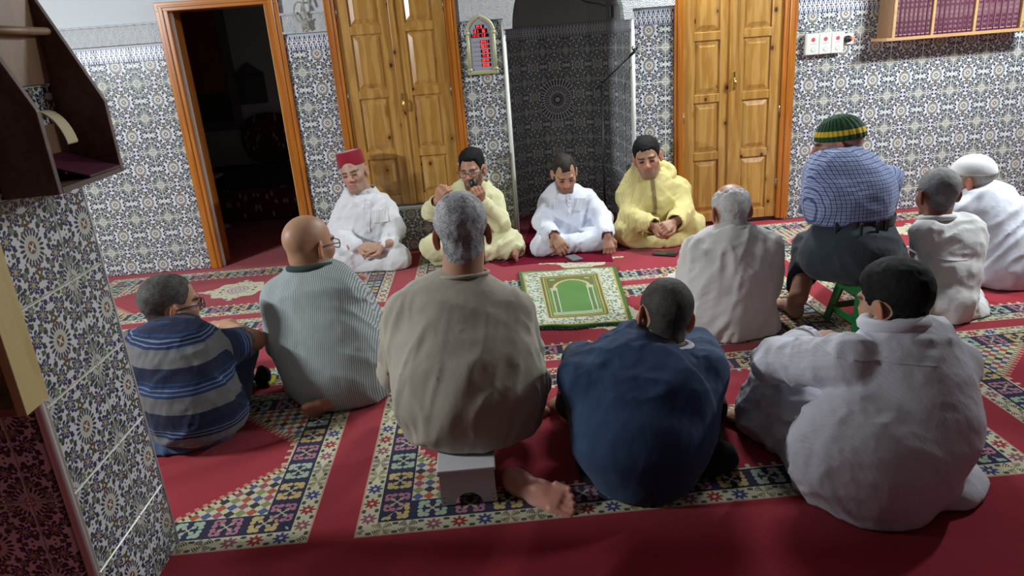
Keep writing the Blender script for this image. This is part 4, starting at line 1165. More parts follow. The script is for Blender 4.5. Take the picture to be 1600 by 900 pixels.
# ---- navy shirt, cropped hair, hugging the knees
def navy():
    p = Person('man from behind in dark navy shirt with cropped hair hugging his knees', (0.40, 1.98), SK_TAN)
    N = rows([(945, 1098, 776, 1.800, 0.15), (918, 1122, 742, 1.800, 0.165), (902, 1126, 688, 1.82, 0.165), (892, 1126, 620, 1.88, 0.155), (892, 1122, 590, 1.94, 0.13), (920, 1104, 570, 1.985, 0.10), (985, 1088, 556, 2.02, 0.07)])
    side = A(1, 0.0, -0.03)
    shl, shr = P(910, 594, 2.05), P(1100, 580, 2.05)
    el, er = P(910, 566, 2.30), P(1090, 548, 2.32); wl, wr = P(972, 560, 2.44), P(1060, 522, 2.42)
    f0 = trunk(N, side, 0.05)
    g = union([f0, chain([shl, el], [0.078, 0.066], .02), chain([shr, er], [0.082, 0.070], .02), chain([er, wr], [0.066, 0.054]), chain([el, P(950, 566, 2.40)], [0.060, 0.050])], 0.04)
    f = crumple(g, [folds(11, (1, 0.2, -0.35), 15, 0.2, 0.009), folds(12, (0.3, 0, 1), 30, 0.22, 0.003)], lambda q: 0.30+0.9*np.clip((q[:, 2]-0.28)/0.12, 0, 1))
    lo, hi = nodebox(N, [wl, wr, el, er])
    p.wear('shirt', f, lo, hi, CLOTH['navy'], 0.0085)
    hl_, hr_ = P(950, 745, 2.0), P(1085, 740, 2.0)
    kl, kr = P(908, 585, 2.42), P(1090, 590, 2.42); al, ar_ = FL(900, 690)+A(0, 0.12, 0.09), FL(1125, 690)+A(0, 0.1, 0.09)
    jf = union([chain([hl_, kl, al], [0.10, 0.078, 0.058], 0.03), chain([hr_, kr, ar_], [0.10, 0.078, 0.058], 0.03), cap(hr_, P(1125, 715, 1.98), 0.09, 0.055)], 0.03)
    l2, h2 = bounds([hl_, hr_, kl, kr, al, ar_], 0.16); l2[2] = -0.03
    p.wear('trousers', crumple(jf, [folds(13, (0, 1, 0.3), 22, 0.3, 0.006)]), l2, h2, CLOTH['black'], 0.011)
    nk = P(1040, 545, 2.10)
    ring = [nk+A(0.098*math.cos(a), 0.080*math.sin(a), -0.006-0.016*math.sin(a)) for a in np.linspace(0, 2*PI, 28, endpoint=False)]
    MB().tube(ring, 0.008, 8, closed=True).build('neckband', CLOTH['navy'], p.root, smooth=True)
    ring = [nk+A(0.080*math.cos(a), 0.066*math.sin(a), 0.004-0.012*math.sin(a)) for a in np.linspace(0, 2*PI, 28, endpoint=False)]
    MB().tube(ring, 0.013, 8, closed=True).build('undershirt', CLOTH['white_a'], p.root, smooth=True)
    p.head(P(1037, 494, 2.16), -8, 14, 14, nk+A(0, 0, -0.03), 1.05, dict(fore=0.075, nape=-0.070, th=0.0028), 'crop', nr=0.058, h=0.0038)
    p.hand(wl, A(0.8, 0.1, 0.05), A(0, 0.3, 1), 1, curl=0.4); p.hand(wr, A(-0.5, -0.2, 0.75), A(0.5, 0.5, 0.3), -1, curl=0.7)
    p.foot(al-A(0, 0.03, 0.085), A(-0.15, 1, 0), A(0, 0, 1), 1, shin=.14); p.foot(ar_-A(0, 0.03, 0.085), A(0.15, 1, 0), A(0, 0, 1), -1, shin=.14)
    p.done(union([trunk(thin(N), side, 0.04), cap(hl_, kl, 0.06, 0.05), cap(hr_, kr, 0.06, 0.05)], 0.03), lo, hi)

# ---- white robe in the right foreground
def white_front():
    p = Person('man from behind in white robe with black hair in right foreground', (1.05, 1.78), SK_MID, -22)
    N = rows([(1330, 1500, 815, 1.585, 0.17), (1292, 1535, 775, 1.575, 0.19), (1312, 1528, 720, 1.60, 0.185), (1330, 1524, 660, 1.645, 0.165), (1326, 1516, 600, 1.71, 0.145), (1310, 1502, 560, 1.765, 0.12), (1318, 1480, 535, 1.80, 0.09), (1350, 1440, 520, 1.83, 0.06)])
    side = frame(-16)[:, 0]
    shl = P(1325, 566, 1.86); el = P(1210, 566, 2.04); wl = P(1262, 530, 2.17)
    shr = P(1488, 570, 1.90); er = P(1468, 640, 2.06); wr = P(1410, 600, 2.28)
    f0 = trunk(N, side, 0.05)
    arm = union([chain([shl, el], [0.082, 0.060], 0.02), cap(el, wl, 0.058, 0.045)], 0.03); armr = chain([shr, er, wr], [0.08, 0.066, 0.055], 0.02)
    hipl, hipr = P(1320, 770, 1.82), P(1480, 780, 1.80)
    knl = P(1226, 596, 2.15); anl = FL(1215, 690)+A(0, 0.05, 0.08); knr = P(1400, 640, 2.35); anr = FL(1330, 690)+A(0, 0.1, 0.06)
    leg = union([chain([hipl, knl], [0.13, 0.085], 0.03), eseg(knl, anl, 0.085, 0.085, 0.14, 0.10, frame(-35)[:, 1]), chain([hipr, knr, anr], [0.13, 0.09, 0.08], 0.03)], 0.04)
    fl = FL(1182, 672); flap = union([cap(knl, fl+A(0, 0, 0.03), 0.070, 0.040), cap((knl*0.6+hipl*0.4), FL(1262, 728)+A(0, 0.04, 0.03), 0.10, 0.07), cap(knl, FL(1225, 700)+A(0, 0.03, 0.03), 0.075, 0.06), cap(hipl, FL(1330, 800)+A(0, 0.10, 0.05), 0.12, 0.09)], 0.05)
    bulge = ell(P(1496, 785, 1.68)+A(0, 0.08, 0), (0.085, 0.12, 0.06))
    body = union([f0, armr], 0.045)
    def g(q): return smin(smin(smin(body(q), smin(leg(q), flap(q), 0.06), 0.055), arm(q), 0.022), bulge(q), 0.05)
    f = crumple(g, [folds(14, (0.95, 0.3, -0.30), 16, 0.15, 0.008), folds(15, (0.7, 0.2, -0.6), 36, 0.15, 0.0035), folds(16, (0.15, 0.1, 1), 15, 0.16, 0.004)], lambda q: 0.30+0.85*np.clip((1.08-q[:, 0])/0.18, 0, 1)+0.4*np.clip((q[:, 2]-0.42)/0.06, 0, 1))
    cf = el+(wl-el)*0.86
    f = cut(f, cap(cf, wl+(wl-el), 0.034, 0.05), 0.003)
    lo, hi = nodebox(N, [el, wl, anl, fl, knr], 0.13)
    p.wear('robe', f, lo, hi, CLOTH['white_stripe'], 0.0085)
    nk = P(1396, 508, 1.905)
    pts_i, pts_o = [], []
    cm = MB(); vs = []; K = 25
    for k in range(K):
        a = PI*(1.5-1.72*(k/(K-1))+0.36); dx, dy = math.cos(a), math.sin(a)
        vs += [nk+A(0.080*dx, 0.070*dy, 0.030), nk+A(0.096*dx, 0.086*dy, -0.016), nk+A(0.090*dx, 0.080*dy, -0.018), nk+A(0.074*dx, 0.064*dy, 0.028)]
    ring = [nk+A(0.082*math.cos(a), 0.072*math.sin(a), 0.010-0.012*math.sin(a)) for a in np.linspace(0, 2*PI, 30, endpoint=False)]
    MB().tube(ring, 0.021, 8, closed=True).build('collar', CLOTH['white_stripe'], p.root, smooth=True)
    p.head(P(1396, 474, 1.97), -24, 12, 0, nk+A(0, 0, -0.03), 1.03, dict(fore=0.060, nape=-0.072, th=0.013, bulk=0.008), 'black', nr=0.057, h=0.0038)
    p.hand(wl-unit(wl-el)*0.02, A(0.95, 0.15, 0.02), A(0.05, -0.1, 1), 1, curl=0.22)
    MB().tube([cf+0.048*(unit(np.cross(wl-el, A(0, 0, 1)))*math.cos(a)+unit(np.cross(np.cross(wl-el, A(0, 0, 1)), wl-el))*math.sin(a)) for a in np.linspace(0, 2*PI, 20, endpoint=False)], 0.006, 6, closed=True).build('cuff', CLOTH['white_stripe'], p.root, smooth=True)
    p.foot(anl-A(0, 0.03, 0.075), A(-0.5, 0.85, 0), A(0, 0, 1), 1, shin=.12)
    yk = [P(x, 583+(x-1400)*-0.02, 1.70) for x in np.linspace(1325, 1480, 24)]
    ribbon('yoke_seam', p.last, yk, (0, 1, 0), 0.004, 0.0012, CLOTH['white_stripe'], p.root)
    p.done(union([trunk(thin(N), side, 0.04), cap(hipl, knl, 0.07, 0.05), chain([shl, el, wl], [0.045, 0.035, 0.024])], 0.03), lo, hi)

# ---- old man in cream robe, bald crown
def old():
    p = Person('elderly man from behind in cream white robe with bald crown near pine door', (1.06, 3.08), SK_RED, -8)
    N = rows([(1095, 1222, 528, 2.905, 0.14), (1080, 1228, 505, 2.90, 0.16), (1070, 1217, 465, 2.93, 0.15), (1072, 1215, 425, 2.97, 0.14), (1078, 1212, 390, 3.02, 0.115), (1092, 1200, 372, 3.05, 0.09), (1115, 1176, 358, 3.08, 0.06)])
    side = frame(-8)[:, 0]
    shl, shr = P(1092, 392, 3.12), P(1200, 390, 3.12); el, er = P(1075, 455, 3.18), P(1196, 450, 3.18); wl = P(1062, 445, 3.42)
    g = union([trunk(N, side, 0.045), chain([shl, el], [0.075, 0.066], 0.02), chain([shr, er], [0.075, 0.066], 0.02), chain([el, wl], [0.062, 0.05])], 0.04)
    legs = union([cap(P(1100, 510, 3.05), P(1052, 455, 3.36), 0.11, 0.075), cap(P(1185, 510, 3.05), P(1182, 482, 3.28), 0.10, 0.07), cap(P(1052, 455, 3.36), P(1070, 495, 3.3), 0.07, 0.05)], 0.04)
    f = crumple(lambda q: smin(g(q), legs(q), 0.05), [folds(21, (0.25, 0.1, 1), 17, 0.22, 0.008), folds(22, (0.9, 0, 0.5), 30, 0.2, 0.004)])
    lo, hi = nodebox(N, [wl, P(1052, 440, 3.45)])
    p.wear('robe', f, lo, hi, CLOTH['cream'], 0.0095)
    nk = P(1144, 358, 3.155)
    ring = [nk+A(0.074*math.cos(a), 0.064*math.sin(a), 0.004-0.012*math.sin(a)) for a in np.linspace(0, 2*PI, 28, endpoint=False)]
    MB().tube(ring, 0.014, 8, closed=True).build('collar', CLOTH['cream'], p.root, smooth=True)
    p.head(P(1141, 330, 3.20), -3, 10, 0, nk+A(0, 0, -0.03), 1.04, dict(fore=0.10, nape=-0.064, th=0.006, top_bald=(0.0, 0, 0.060)), 'white', w=1.0, nr=0.058, h=0.0042, ear=1.1)
    p.hand(wl, A(-0.1, 0.9, -0.2), A(-0.5, 0, 0.8), 1, curl=0.4)
    p.done(union([trunk(thin(N), side, 0.04)], 0.03), lo, hi)

# ---- checked shirt on the green stool
def check():
    p = Person('man from behind in blue checked shirt and knitted green cap on green stool', (1.62, 3.05), SK_RED, -12)
    side = frame(-12)[:, 0]
    N = rows([(1300, 1418, 350, 2.90, 0.125), (1275, 1417, 325, 2.915, 0.135), (1266, 1408, 290, 2.96, 0.135), (1264, 1402, 278, 3.01, 0.115), (1284, 1392, 260, 3.05, 0.085), (1312, 1368, 246, 3.08, 0.06)])
    shl = P(1284, 280, 3.14); el = P(1268, 338, 3.22); wl = P(1283, 262, 3.32); shr = P(1384, 282, 3.14); er = P(1376, 326, 3.22)
    g = union([trunk(N, side, 0.04), chain([shl, el], [0.072, 0.060], 0.02), chain([el, wl+(el-wl)*0.15], [0.058, 0.045]), chain([shr, er], [0.07, 0.06], 0.02)], 0.035)
    f = crumple(g, [folds(24, (0.5, 0, 1), 14, 0.22, 0.004), folds(25, (1, 0, 0.2), 30, 0.25, 0.003)])
    belt_z = P(1360, 352, 2.9)[2]
    f = both(f, lambda q: belt_z-0.005-q[:, 2], 0.006)
    lo, hi = nodebox(N, [el, wl, er])
    p.wear('shirt', f, lo, hi, CLOTH['check'], 0.009, rest=sleeve_rest(p, trunk(N, side, 0.04), [(shl, el, 0.066), (el, wl, 0.052), (shr, er, 0.065)], 0.0, 0.022))
    # trousers over the stool
    B = rows([(1300, 1412, 436, 2.86, 0.14), (1278, 1420, 410, 2.85, 0.165), (1284, 1420, 380, 2.865, 0.155), (1299, 1413, 352, 2.89, 0.135)])
    hl_ = P(1300, 408, 3.05); kl = P(1268, 388, 3.28); al = P(1247, 464, 3.135); hr_ = P(1374, 408, 3.06); kr = P(1380, 388, 3.40); ar_ = FL(1370, 480)+A(0, .12, 0.12)
    jf = union([trunk(B, side, 0.04), chain([hl_, kl, al], [0.12, 0.085, 0.062], 0.03), chain([hr_, kr, ar_], [0.12, 0.085, 0.06], 0.03)], 0.045)
    jf = crumple(jf, [folds(26, (1, 0.4, -0.3), 17, 0.22, 0.006)]); jfull = trunk(B[:-1]+[(B[-1][0]+A(0, 0, 0.05), B[-1][1], B[-1][2])], side, 0.04)
    jf = both(jf, half(al, al-kl), 0.006); jz = belt_z+0.012; jf = both(jf, lambda q: q[:, 2]-jz, 0.004)
    seat = P(1340, 446, 2.88)[2]+0.0; s0 = jf
    jf = lambda q: smax(s0(q), np.where((q[:, 1] < 3.2), seat-q[:, 2], -1.0).astype(F32), 0.03)
    l2, h2 = nodebox(B, [kl, al, kr, ar_], 0.13); l2[2] = -.02
    p.wear('trousers', jf, l2, h2, CLOTH['slate'], 0.009, ground=False)
    K = 48; c0 = A(N[0][0][0], N[0][0][1], belt_z); bl = MB(); vs = []
    def ray_in(d, z):
        lo_, hi_ = 0.02, 0.34
        for _ in range(22):
            m_ = (lo_+hi_)/2; v_ = float(jfull(np.array([A(c0[0], c0[1], z)+d*m_], F32))[0])
            lo_, hi_ = (m_, hi_) if v_ < 0 else (lo_, m_)
        return lo_
    dep = np.cross(A(0, 0, 1), side)
    for k in range(K):
        q = 2*PI*k/K; d = side*math.cos(q)+dep*math.sin(q); rr = ray_in(d, belt_z-0.01)
        for e, dz in ((-0.020, -0.016), (-0.001, -0.016), (-0.001, 0.018), (-0.020, 0.018)): vs.append(c0+d*(rr+e)+A(0, 0, dz))
    fs = []
    for k in range(K):
        j = (k+1) % K
        for e in range(4): fs.append((4*k+e, 4*j+e, 4*j+(e+1) % 4, 4*k+(e+1) % 4))
    bl.add(vs, fs); bl.build('belt', M['leather'], p.root)
    for x in (1318, 1346, 1374, 1394):
        q = P(x, 352, 2.86); MB().box(-0.006, 0.006, -0.004, 0.004, -0.028, 0.022).build('belt_loop', CLOTH['slate'], p.root).matrix_world = Matrix.Translation(onto(jf, A(q[0], q[1], belt_z-0.02), (0, 1, 0))+A(0, -0.008, 0.02))
    nk = P(1332, 248, 3.155)
    ring = [nk+A(0.078*math.cos(a), 0.066*math.sin(a), 0.0-0.012*math.sin(a)) for a in np.linspace(0, 2*PI, 28, endpoint=False)]
    MB().tube(ring, 0.015, 8, closed=True).build('collar', CLOTH['check'], p.root, smooth=True)
    p.head(P(1309, 227, 3.20), -62, 10, 0, nk+A(0, 0, -0.03), 1.03, None, nr=0.056, h=0.0042)
    # knitted cap with a yellow band
    sk = p.skull
    def capf(q):
        x, y, z = q[:, 0], q[:, 1], q[:, 2]
        rib = 0.0022*np.sin(np.arctan2(y, x)*26)
        return smax(sk(q)-0.008-rib-0.004*np.clip((z-0.09)/0.03, 0, 1), (0.026+0.12*y*0.5)-z, 0.008)
    lv, wv, Q = local_mesh(capf, (-0.13, -0.15, -0.02), (0.13, 0.14, 0.16), 0.004, p.hc, p.hR, p.hs)
    Soup().add(wv, Q, None, lv).build('knitted_cap', CLOTH['knit'], p.root)
    p.hand(wl-A(0, 0, 0.01), A(-0.05, -0.10, 0.9), A(-0.6, 0.8, 0.1), 1, curl=0.9, scale=1.0)
    fo = FL(1248, 500); p.foot(fo, A(-0.05, 0.95, 0), A(0, 0, 1), 1, 1.05, shin=0.085, skin=(0.36, 0.19, 0.13)); p.skinpart(chain([fo+A(0, 0.048, 0.055), al, al+(kl-al)*0.3], [0.034, 0.042, 0.046], 0.01), [fo, al, kl], 0.06, 0.006); p.foot(ar_-A(0, .04, .11), A(0.1, 1, 0), A(0, 0, 1), -1, 1.05, shin=.2)
    p.done(union([trunk(thin(N), side, 0.04), chain([hl_, kl, al], [0.07, 0.05, 0.035], 0.02), chain([shl, el, wl], [0.045, 0.035, 0.024])], 0.03), lo, h2*0+np.maximum(hi, h2))

# ---- slim man in off-white shirt, cropped grey hair
def slim():
    p = Person('slim man from behind in creased white shirt with cropped grey hair', (1.99, 3.05), SK_TAN)
    N = rows([(1466, 1528, 503, 2.885, 0.12), (1455, 1543, 485, 2.88, 0.130), (1448, 1536, 430, 2.93, 0.120), (1438, 1532, 385, 2.98, 0.115), (1430, 1524, 358, 3.03, 0.10), (1440, 1500, 342, 3.06, 0.07)])
    side = A(1, 0, 0); shl, shr = P(1448, 364, 3.10), P(1512, 362, 3.10); el, er = P(1448, 420, 3.18), P(1512, 425, 3.18)
    g = union([trunk(N, side, 0.04), chain([shl, el], [0.068, 0.058]), chain([shr, er], [0.068, 0.058])], 0.035)
    legs = union([cap(P(1475, 495, 3.02), P(1470, 462, 3.26), 0.09, 0.07), cap(P(1510, 495, 3.02), P(1508, 462, 3.26), 0.09, 0.07)], 0.03)
    f = crumple(lambda q: smin(g(q), legs(q), 0.05), [folds(31, (0.35, 0, 1), 18, 0.25, 0.009), folds(32, (1, 0, -0.3), 26, 0.25, 0.004)])
    lo, hi = nodebox(N, [P(1440, 450, 3.45), P(1535, 450, 3.45), el, er])
    p.wear('shirt', f, lo, hi, CLOTH['offwhite'], 0.0095)
    nk = P(1464, 340, 3.13)
    ring = [nk+A(0.070*math.cos(a), 0.062*math.sin(a), 0.002-0.012*math.sin(a)) for a in np.linspace(0, 2*PI, 28, endpoint=False)]
    MB().tube(ring, 0.014, 8, closed=True).build('collar', CLOTH['offwhite'], p.root, smooth=True)
    p.head(P(1465, 304, 3.18), 0, 10, 0, nk+A(0, 0, -0.03), 1.02, dict(fore=0.07, nape=-0.070, th=0.004), 'grey_crop', nr=0.050, h=0.0042, ear=1.35, skin=(0.24, 0.105, 0.07))
    ribbon('yoke_seam', p.last, [P(x, 412-(x-1440)*0.03, 2.92) for x in np.linspace(1462, 1520, 18)], (0, 1, 0), 0.004, 0.0012, CLOTH['offwhite'], p.root)
    p.done(union([trunk(thin(N), side, 0.04)], 0.03), lo, hi)

# ---- white cap and white shirt at the right edge
def capman():
    p = Person('man from behind in bright white shirt and white skullcap at right edge', (2.48, 3.42), SK_PALE, -32)
    N = rows([(1554, 1636, 452, 3.22, 0.13), (1542, 1642, 430, 3.22, 0.145), (1530, 1632, 390, 3.25, 0.14), (1506, 1612, 350, 3.31, 0.135), (1492, 1592, 322, 3.37, 0.11), (1498, 1572, 304, 3.41, 0.08), (1512, 1560, 294, 3.44, 0.06)])
    side = frame(-28)[:, 0]; shl, shr = P(1502, 330, 3.46), P(1592, 328, 3.50); el, er = P(1500, 375, 3.62), P(1620, 385, 3.60)
    g = union([trunk(N, side, 0.045), chain([shl, el], [0.07, 0.06]), chain([shr, er], [0.07, 0.06])], 0.035)
    legs = union([cap(P(1560, 450, 3.38), P(1515, 418, 3.75), 0.10, 0.08), cap(P(1610, 450, 3.40), P(1600, 410, 3.8), 0.11, 0.085)], 0.03)
    f = crumple(lambda q: smin(g(q), legs(q), 0.05), [folds(34, (0.8, 0.2, 0.45), 15, 0.2, 0.010), folds(35, (0.2, 0, 1), 28, 0.25, 0.003)])
    lo, hi = nodebox(N, [P(1500, 420, 3.85), P(1600, 410, 3.9), er])
    p.wear('shirt', f, lo, hi, CLOTH['white_b'], 0.0095)
    nk = P(1530, 298, 3.50)
    ring = [nk+A(0.074*math.cos(a), 0.066*math.sin(a), 0.004-0.012*math.sin(a)) for a in np.linspace(0, 2*PI, 28, endpoint=False)]
    MB().tube(ring, 0.015, 8, closed=True).build('collar', CLOTH['white_b'], p.root, smooth=True)
    p.head(P(1516, 281, 3.54), -42, 8, 0, nk+A(0, 0, -0.03), 1.02, dict(fore=0.08, nape=-0.055, th=0.003), 'white', nr=0.056, h=0.0042, w=1.0)
    sk = p.skull
    capf = lambda q: smax(sk(q)-0.008-0.001*np.clip((q[:, 2]-0.09)/0.03, 0, 1), (0.034+0.10*q[:, 1])-q[:, 2], 0.006)
    lv, wv, Q = local_mesh(capf, (-0.13, -0.15, -0.02), (0.13, 0.14, 0.16), 0.0045, p.hc, p.hR, p.hs)
    Soup().add(wv, Q, None, lv).build('skullcap', CLOTH['cap_white'], p.root)
    p.done(union([trunk(thin(N), side, 0.04)], 0.03), lo, hi)
# ------------------------------------------------------------------ the four men facing the camera
FW = (0, 1, 0)
def shirt_collar(p, nk, R, mat, open_a=0.42, h=0.034, rx=0.066, ry=0.060):
    """fold-over collar: two leaves around the neck ending in points"""
    mb = MB(); K = 26; vs = []
    for k in range(K):
        t = k/(K-1); a = -PI/2+open_a+(2*PI-2*open_a)*t          # starts at the front, runs round the back
        fr = abs(2*t-1)                                          # 1 at the points
        dx, dy = math.cos(a), -math.sin(a)*-1
        dirv = R[:, 0]*math.cos(a)-R[:, 1]*math.sin(a)
        top = nk+R[:, 0]*math.cos(a)*rx-R[:, 1]*math.sin(a)*ry+A(0, 0, 0.026-0.020*fr**2)
        drop = h*(0.8+0.75*fr**6)
        bot = nk+R[:, 0]*math.cos(a)*(rx+0.022)-R[:, 1]*math.sin(a)*(ry+0.022)+A(0, 0, 0.020-0.020*fr**2-drop)
        o = dirv*0.004
        vs += [top, bot, bot+o, top+o+A(0, 0, 0.003)]
    fs = [(0, 1, 2, 3), tuple(4*(K-1)+e for e in (3, 2, 1, 0))]
    for k in range(K-1):
        for e in range(4): fs.append((4*k+e, 4*k+(e+1) % 4, 4*k+4+(e+1) % 4, 4*k+4+e))
    mb.add(vs, fs); return mb.build('collar', mat, p.root, smooth=False)
def fez():
    p = Person('seated man in white shirt wearing a red fez beside the open doorway', (-0.76, 4.70), (0.44, 0.27, 0.19), 180)
    side = A(1, 0, 0)
    N = rows([(526, 622, 388, 4.60, 0.12), (520, 622, 362, 4.60, 0.125), (523, 617, 335, 4.61, 0.12), (534, 608, 318, 4.63, 0.10), (548, 598, 309, 4.66, 0.07), (558, 590, 303, 4.68, 0.05)])
    shR, shL = P(541, 328, 4.72), P(601, 326, 4.72)
    eR, eL = P(524, 362, 4.68), P(619, 360, 4.68); wR, wL = P(556, 383, 4.50), P(602, 382, 4.50)
    g = union([trunk(N, side, 0.04), chain([shR, eR, wR], [0.066, 0.056, 0.042], 0.02), chain([shL, eL, wL], [0.066, 0.056, 0.042], 0.02)], 0.03)
    kR, kL = P(528, 405, 4.56), P(618, 402, 4.54)
    lap = union([cap(P(555, 402, 4.74), kR, 0.10, 0.085), cap(P(595, 402, 4.74), kL, 0.10, 0.085), eseg(P(520, 412, 4.55), P(622, 410, 4.55), 0.07, 0.09, 0.07, 0.09, (0, 1, 0))], 0.06)
    sep_y = lambda q: smin(g(q), lap(q), 0.022)
    f = crumple(sep_y, [folds(41, (0.35, 0, 1), 17, 0.25, 0.008), folds(42, (1, 0.2, 0.5), 28, 0.2, 0.004)])
    lo, hi = nodebox(N, [kR, kL, wR, wL], 0.14)
    hi[1] = min(hi[1], 4.93)
    f = both(f, lambda q: q[:, 1]-4.915, 0.01)
    p.wear('robe', f, lo, hi, CLOTH['white_a'], 0.009)
    nk = P(571, 302, 4.735)
    p.head(P(553, 270, 4.70), 188, 2, 9, nk+A(0, 0, -0.05), 1.06, None, w=0.94, nr=0.054, stubble=0.30, stubble_col=(0.16, 0.13, 0.12), brow_col=(0.03, 0.025, 0.02), jaw=0.95)
    shirt_collar(p, nk+A(0, -0.012, 0.020), frame(180), CLOTH['white_a'])
    c = p.hl((0, -0.008, 0.048)); R = p.hR
    zt = unit(R[:, 2]+R[:, 1]*-0.04)
    Rf = np.stack([R[:, 0], np.cross(zt, R[:, 0]), zt], 1)
    MB().lathe([(0.088, 0.0), (0.0885, 0.003), (0.0835, 0.086), (0.081, 0.090), (0.02, 0.091)], c, 32, R=Rf).build('fez', CLOTH['fez'], p.root, smooth=True)
    ribbon('placket', p.last, [P(574+0.02*(y-305), y, 4.60) for y in np.linspace(312, 362, 14)], FW, 0.030, 0.003, CLOTH['white_a'], p.root)
    pk = [P(x, 331-0.03*(x-575), 4.6) for x in np.linspace(582, 604, 8)]
    ribbon('pocket', p.last, [q+A(0, 0, -0.032) for q in pk], FW, 0.085, 0.002, CLOTH['white_a'], p.root)
    p.hand(wR+A(0.0, -0.01, -0.004), A(1, -0.10, -0.12), A(0, -0.55, 0.8), 1, curl=0.35); p.hand(wL+A(0, -0.02, 0.006), A(-1, -0.10, -0.16), A(0, -0.55, 0.8), -1, curl=0.35)
    p.done(union([trunk(thin(N), side, 0.04), chain([shR, eR, wR], [0.04, 0.033, 0.022]), chain([shL, eL, wL], [0.04, 0.033, 0.022])], 0.03), lo, hi)
def mic():
    p = Person('seated man with glasses and beard in pale yellow shirt speaking into microphone', (-0.08, 4.70), (0.42, 0.225, 0.14), 186)
    side = frame(186)[:, 0]*-1
    N = rows([(692, 782, 362, 4.62, 0.12), (690, 786, 340, 4.62, 0.125), (694, 782, 316, 4.63, 0.115), (708, 776, 302, 4.66, 0.09), (724, 768, 295, 4.69, 0.06), (732, 764, 290, 4.71, 0.05)])
    shR, shL = P(708, 313, 4.73), P(770, 311, 4.73)
    eR, eL = P(674, 330, 4.58), P(782, 348, 4.58); wR, wL = P(682, 317, 4.44), P(752, 314, 4.50)
    g = union([trunk(N, side, 0.04), chain([shR, eR], [0.066, 0.055], 0.02), cap(eR, wR, 0.056, 0.048), chain([shL, eL], [0.068, 0.058], 0.02), cap(eL, wL+(eL-wL)*0.1, 0.055, 0.043)], 0.026)
    kR, kL = P(676, 386, 4.52), P(798, 380, 4.58)
    lap = union([cap(P(715, 382, 4.74), kR, 0.10, 0.08), cap(P(760, 382, 4.74), kL, 0.10, 0.08), eseg(P(690, 398, 4.54), P(790, 390, 4.54), 0.07, 0.085, 0.07, 0.07, (0, 1, 0)), cap(kL, P(806, 392, 4.56), 0.075, 0.05)], 0.05)
    f = crumple(lambda q: smin(g(q), lap(q), 0.02), [folds(44, (0.45, 0, 1), 18, 0.25, 0.009), folds(45, (1, 0.2, 0.5), 28, 0.2, 0.004)])
    f = cut(f, cap(wR, wR+(wR-eR), 0.036, 0.05), 0.003); f = cut(f, cap(P(808, 398, 4.50), P(812, 402, 4.40), 0.03, 0.04), 0.01)
    f = both(f, lambda q: q[:, 1]-4.915, 0.01)
    lo, hi = nodebox(N, [kR, kL, wR, wL, eR], 0.14); hi[1] = min(hi[1], 4.93)
    p.wear('robe', f, lo, hi, CLOTH['pale_yellow'], 0.009)
    nk = P(748, 291, 4.755)
    p.head(P(738, 265, 4.70), 198, 6, 2, nk+A(0, 0, -0.05), 1.03, dict(fore=0.072, nape=-0.06, th=0.009, bulk=0.012, temple=0.0), 'black', w=0.94, nr=0.050, beard=None, stubble=0.82, stubble_col=(0.045, 0.034, 0.028), brow_col=(0.008, 0.006, 0.005))
    p.glasses(M['black_plastic'], 0.0016)
    shirt_collar(p, nk+A(0, -0.012, 0.018), frame(190), CLOTH['pale_yellow'])
    p.hand(wR, A(0.25, -0.25, 0.55), A(-0.55, -0.65, 0.1), 1, curl=0.75, thumb=0.7)
    mh = P(743, 303, 4.475)
    p.hand(wL, unit(mh+A(0.028, -0.012, -0.018)-wL), A(0.15, -0.95, 0.1), -1, curl=1.02, thumb=0.9)
    p.foot(P(796, 398, 4.55)*A(1, 1, 0)+A(0, 0, 0.036), A(0.10, -0.6, 0.0), A(0.9, 0.2, 0.3), 1, 0.75, free=True, shin=0.10, skin=(0.28, 0.14, 0.09))
    p.done(union([trunk(thin(N), side, 0.04), chain([shR, eR, wR], [0.04, 0.033, 0.022]), chain([shL, eL, wL], [0.04, 0.033, 0.022])], 0.03), lo, hi)
    # the microphone he holds, with its lead
    m = empty('microphone', mh); tag(m, 'black handheld microphone at the speaking man\'s mouth', 'microphone')
    up = unit(A(-0.12, 0.18, 0.95)); e1 = unit(np.cross(up, A(1, 0, 0))); Rm = np.stack([np.cross(e1, up), e1, up], 1)
    MB().lathe([(0.004, -0.10), (0.011, -0.098), (0.0125, -0.06), (0.016, 0.035)], mh, 16, R=Rm).build('handle', M['black_plastic'], m, smooth=True)
    MB().lathe([(0.016, 0.036), (0.0245, 0.050), (0.027, 0.070), (0.022, 0.090), (0.010, 0.098)], mh, 18, R=Rm).build('grille', M['black_metal'], m, smooth=True)
    cpts = [mh-up*0.10, P(752, 340, 4.44), P(758, 375, 4.40), P(757, 410, 4.42)]; cpts[3][2] = 0.010
    q = [cpts[0]*(1-t)**3+3*cpts[1]*t*(1-t)**2+3*cpts[2]*t*t*(1-t)+cpts[3]*t**3 for t in np.linspace(0, 1, 18)]
    q += [FL(765, 410)+A(0, 0, .010), FL(780, 412)+A(0, 0, .010), FL(800, 407)+A(0, 0, .010)]
    MB().tube(q, 0.0035, 6).build('cable', M['black_plastic'], m, smooth=True)
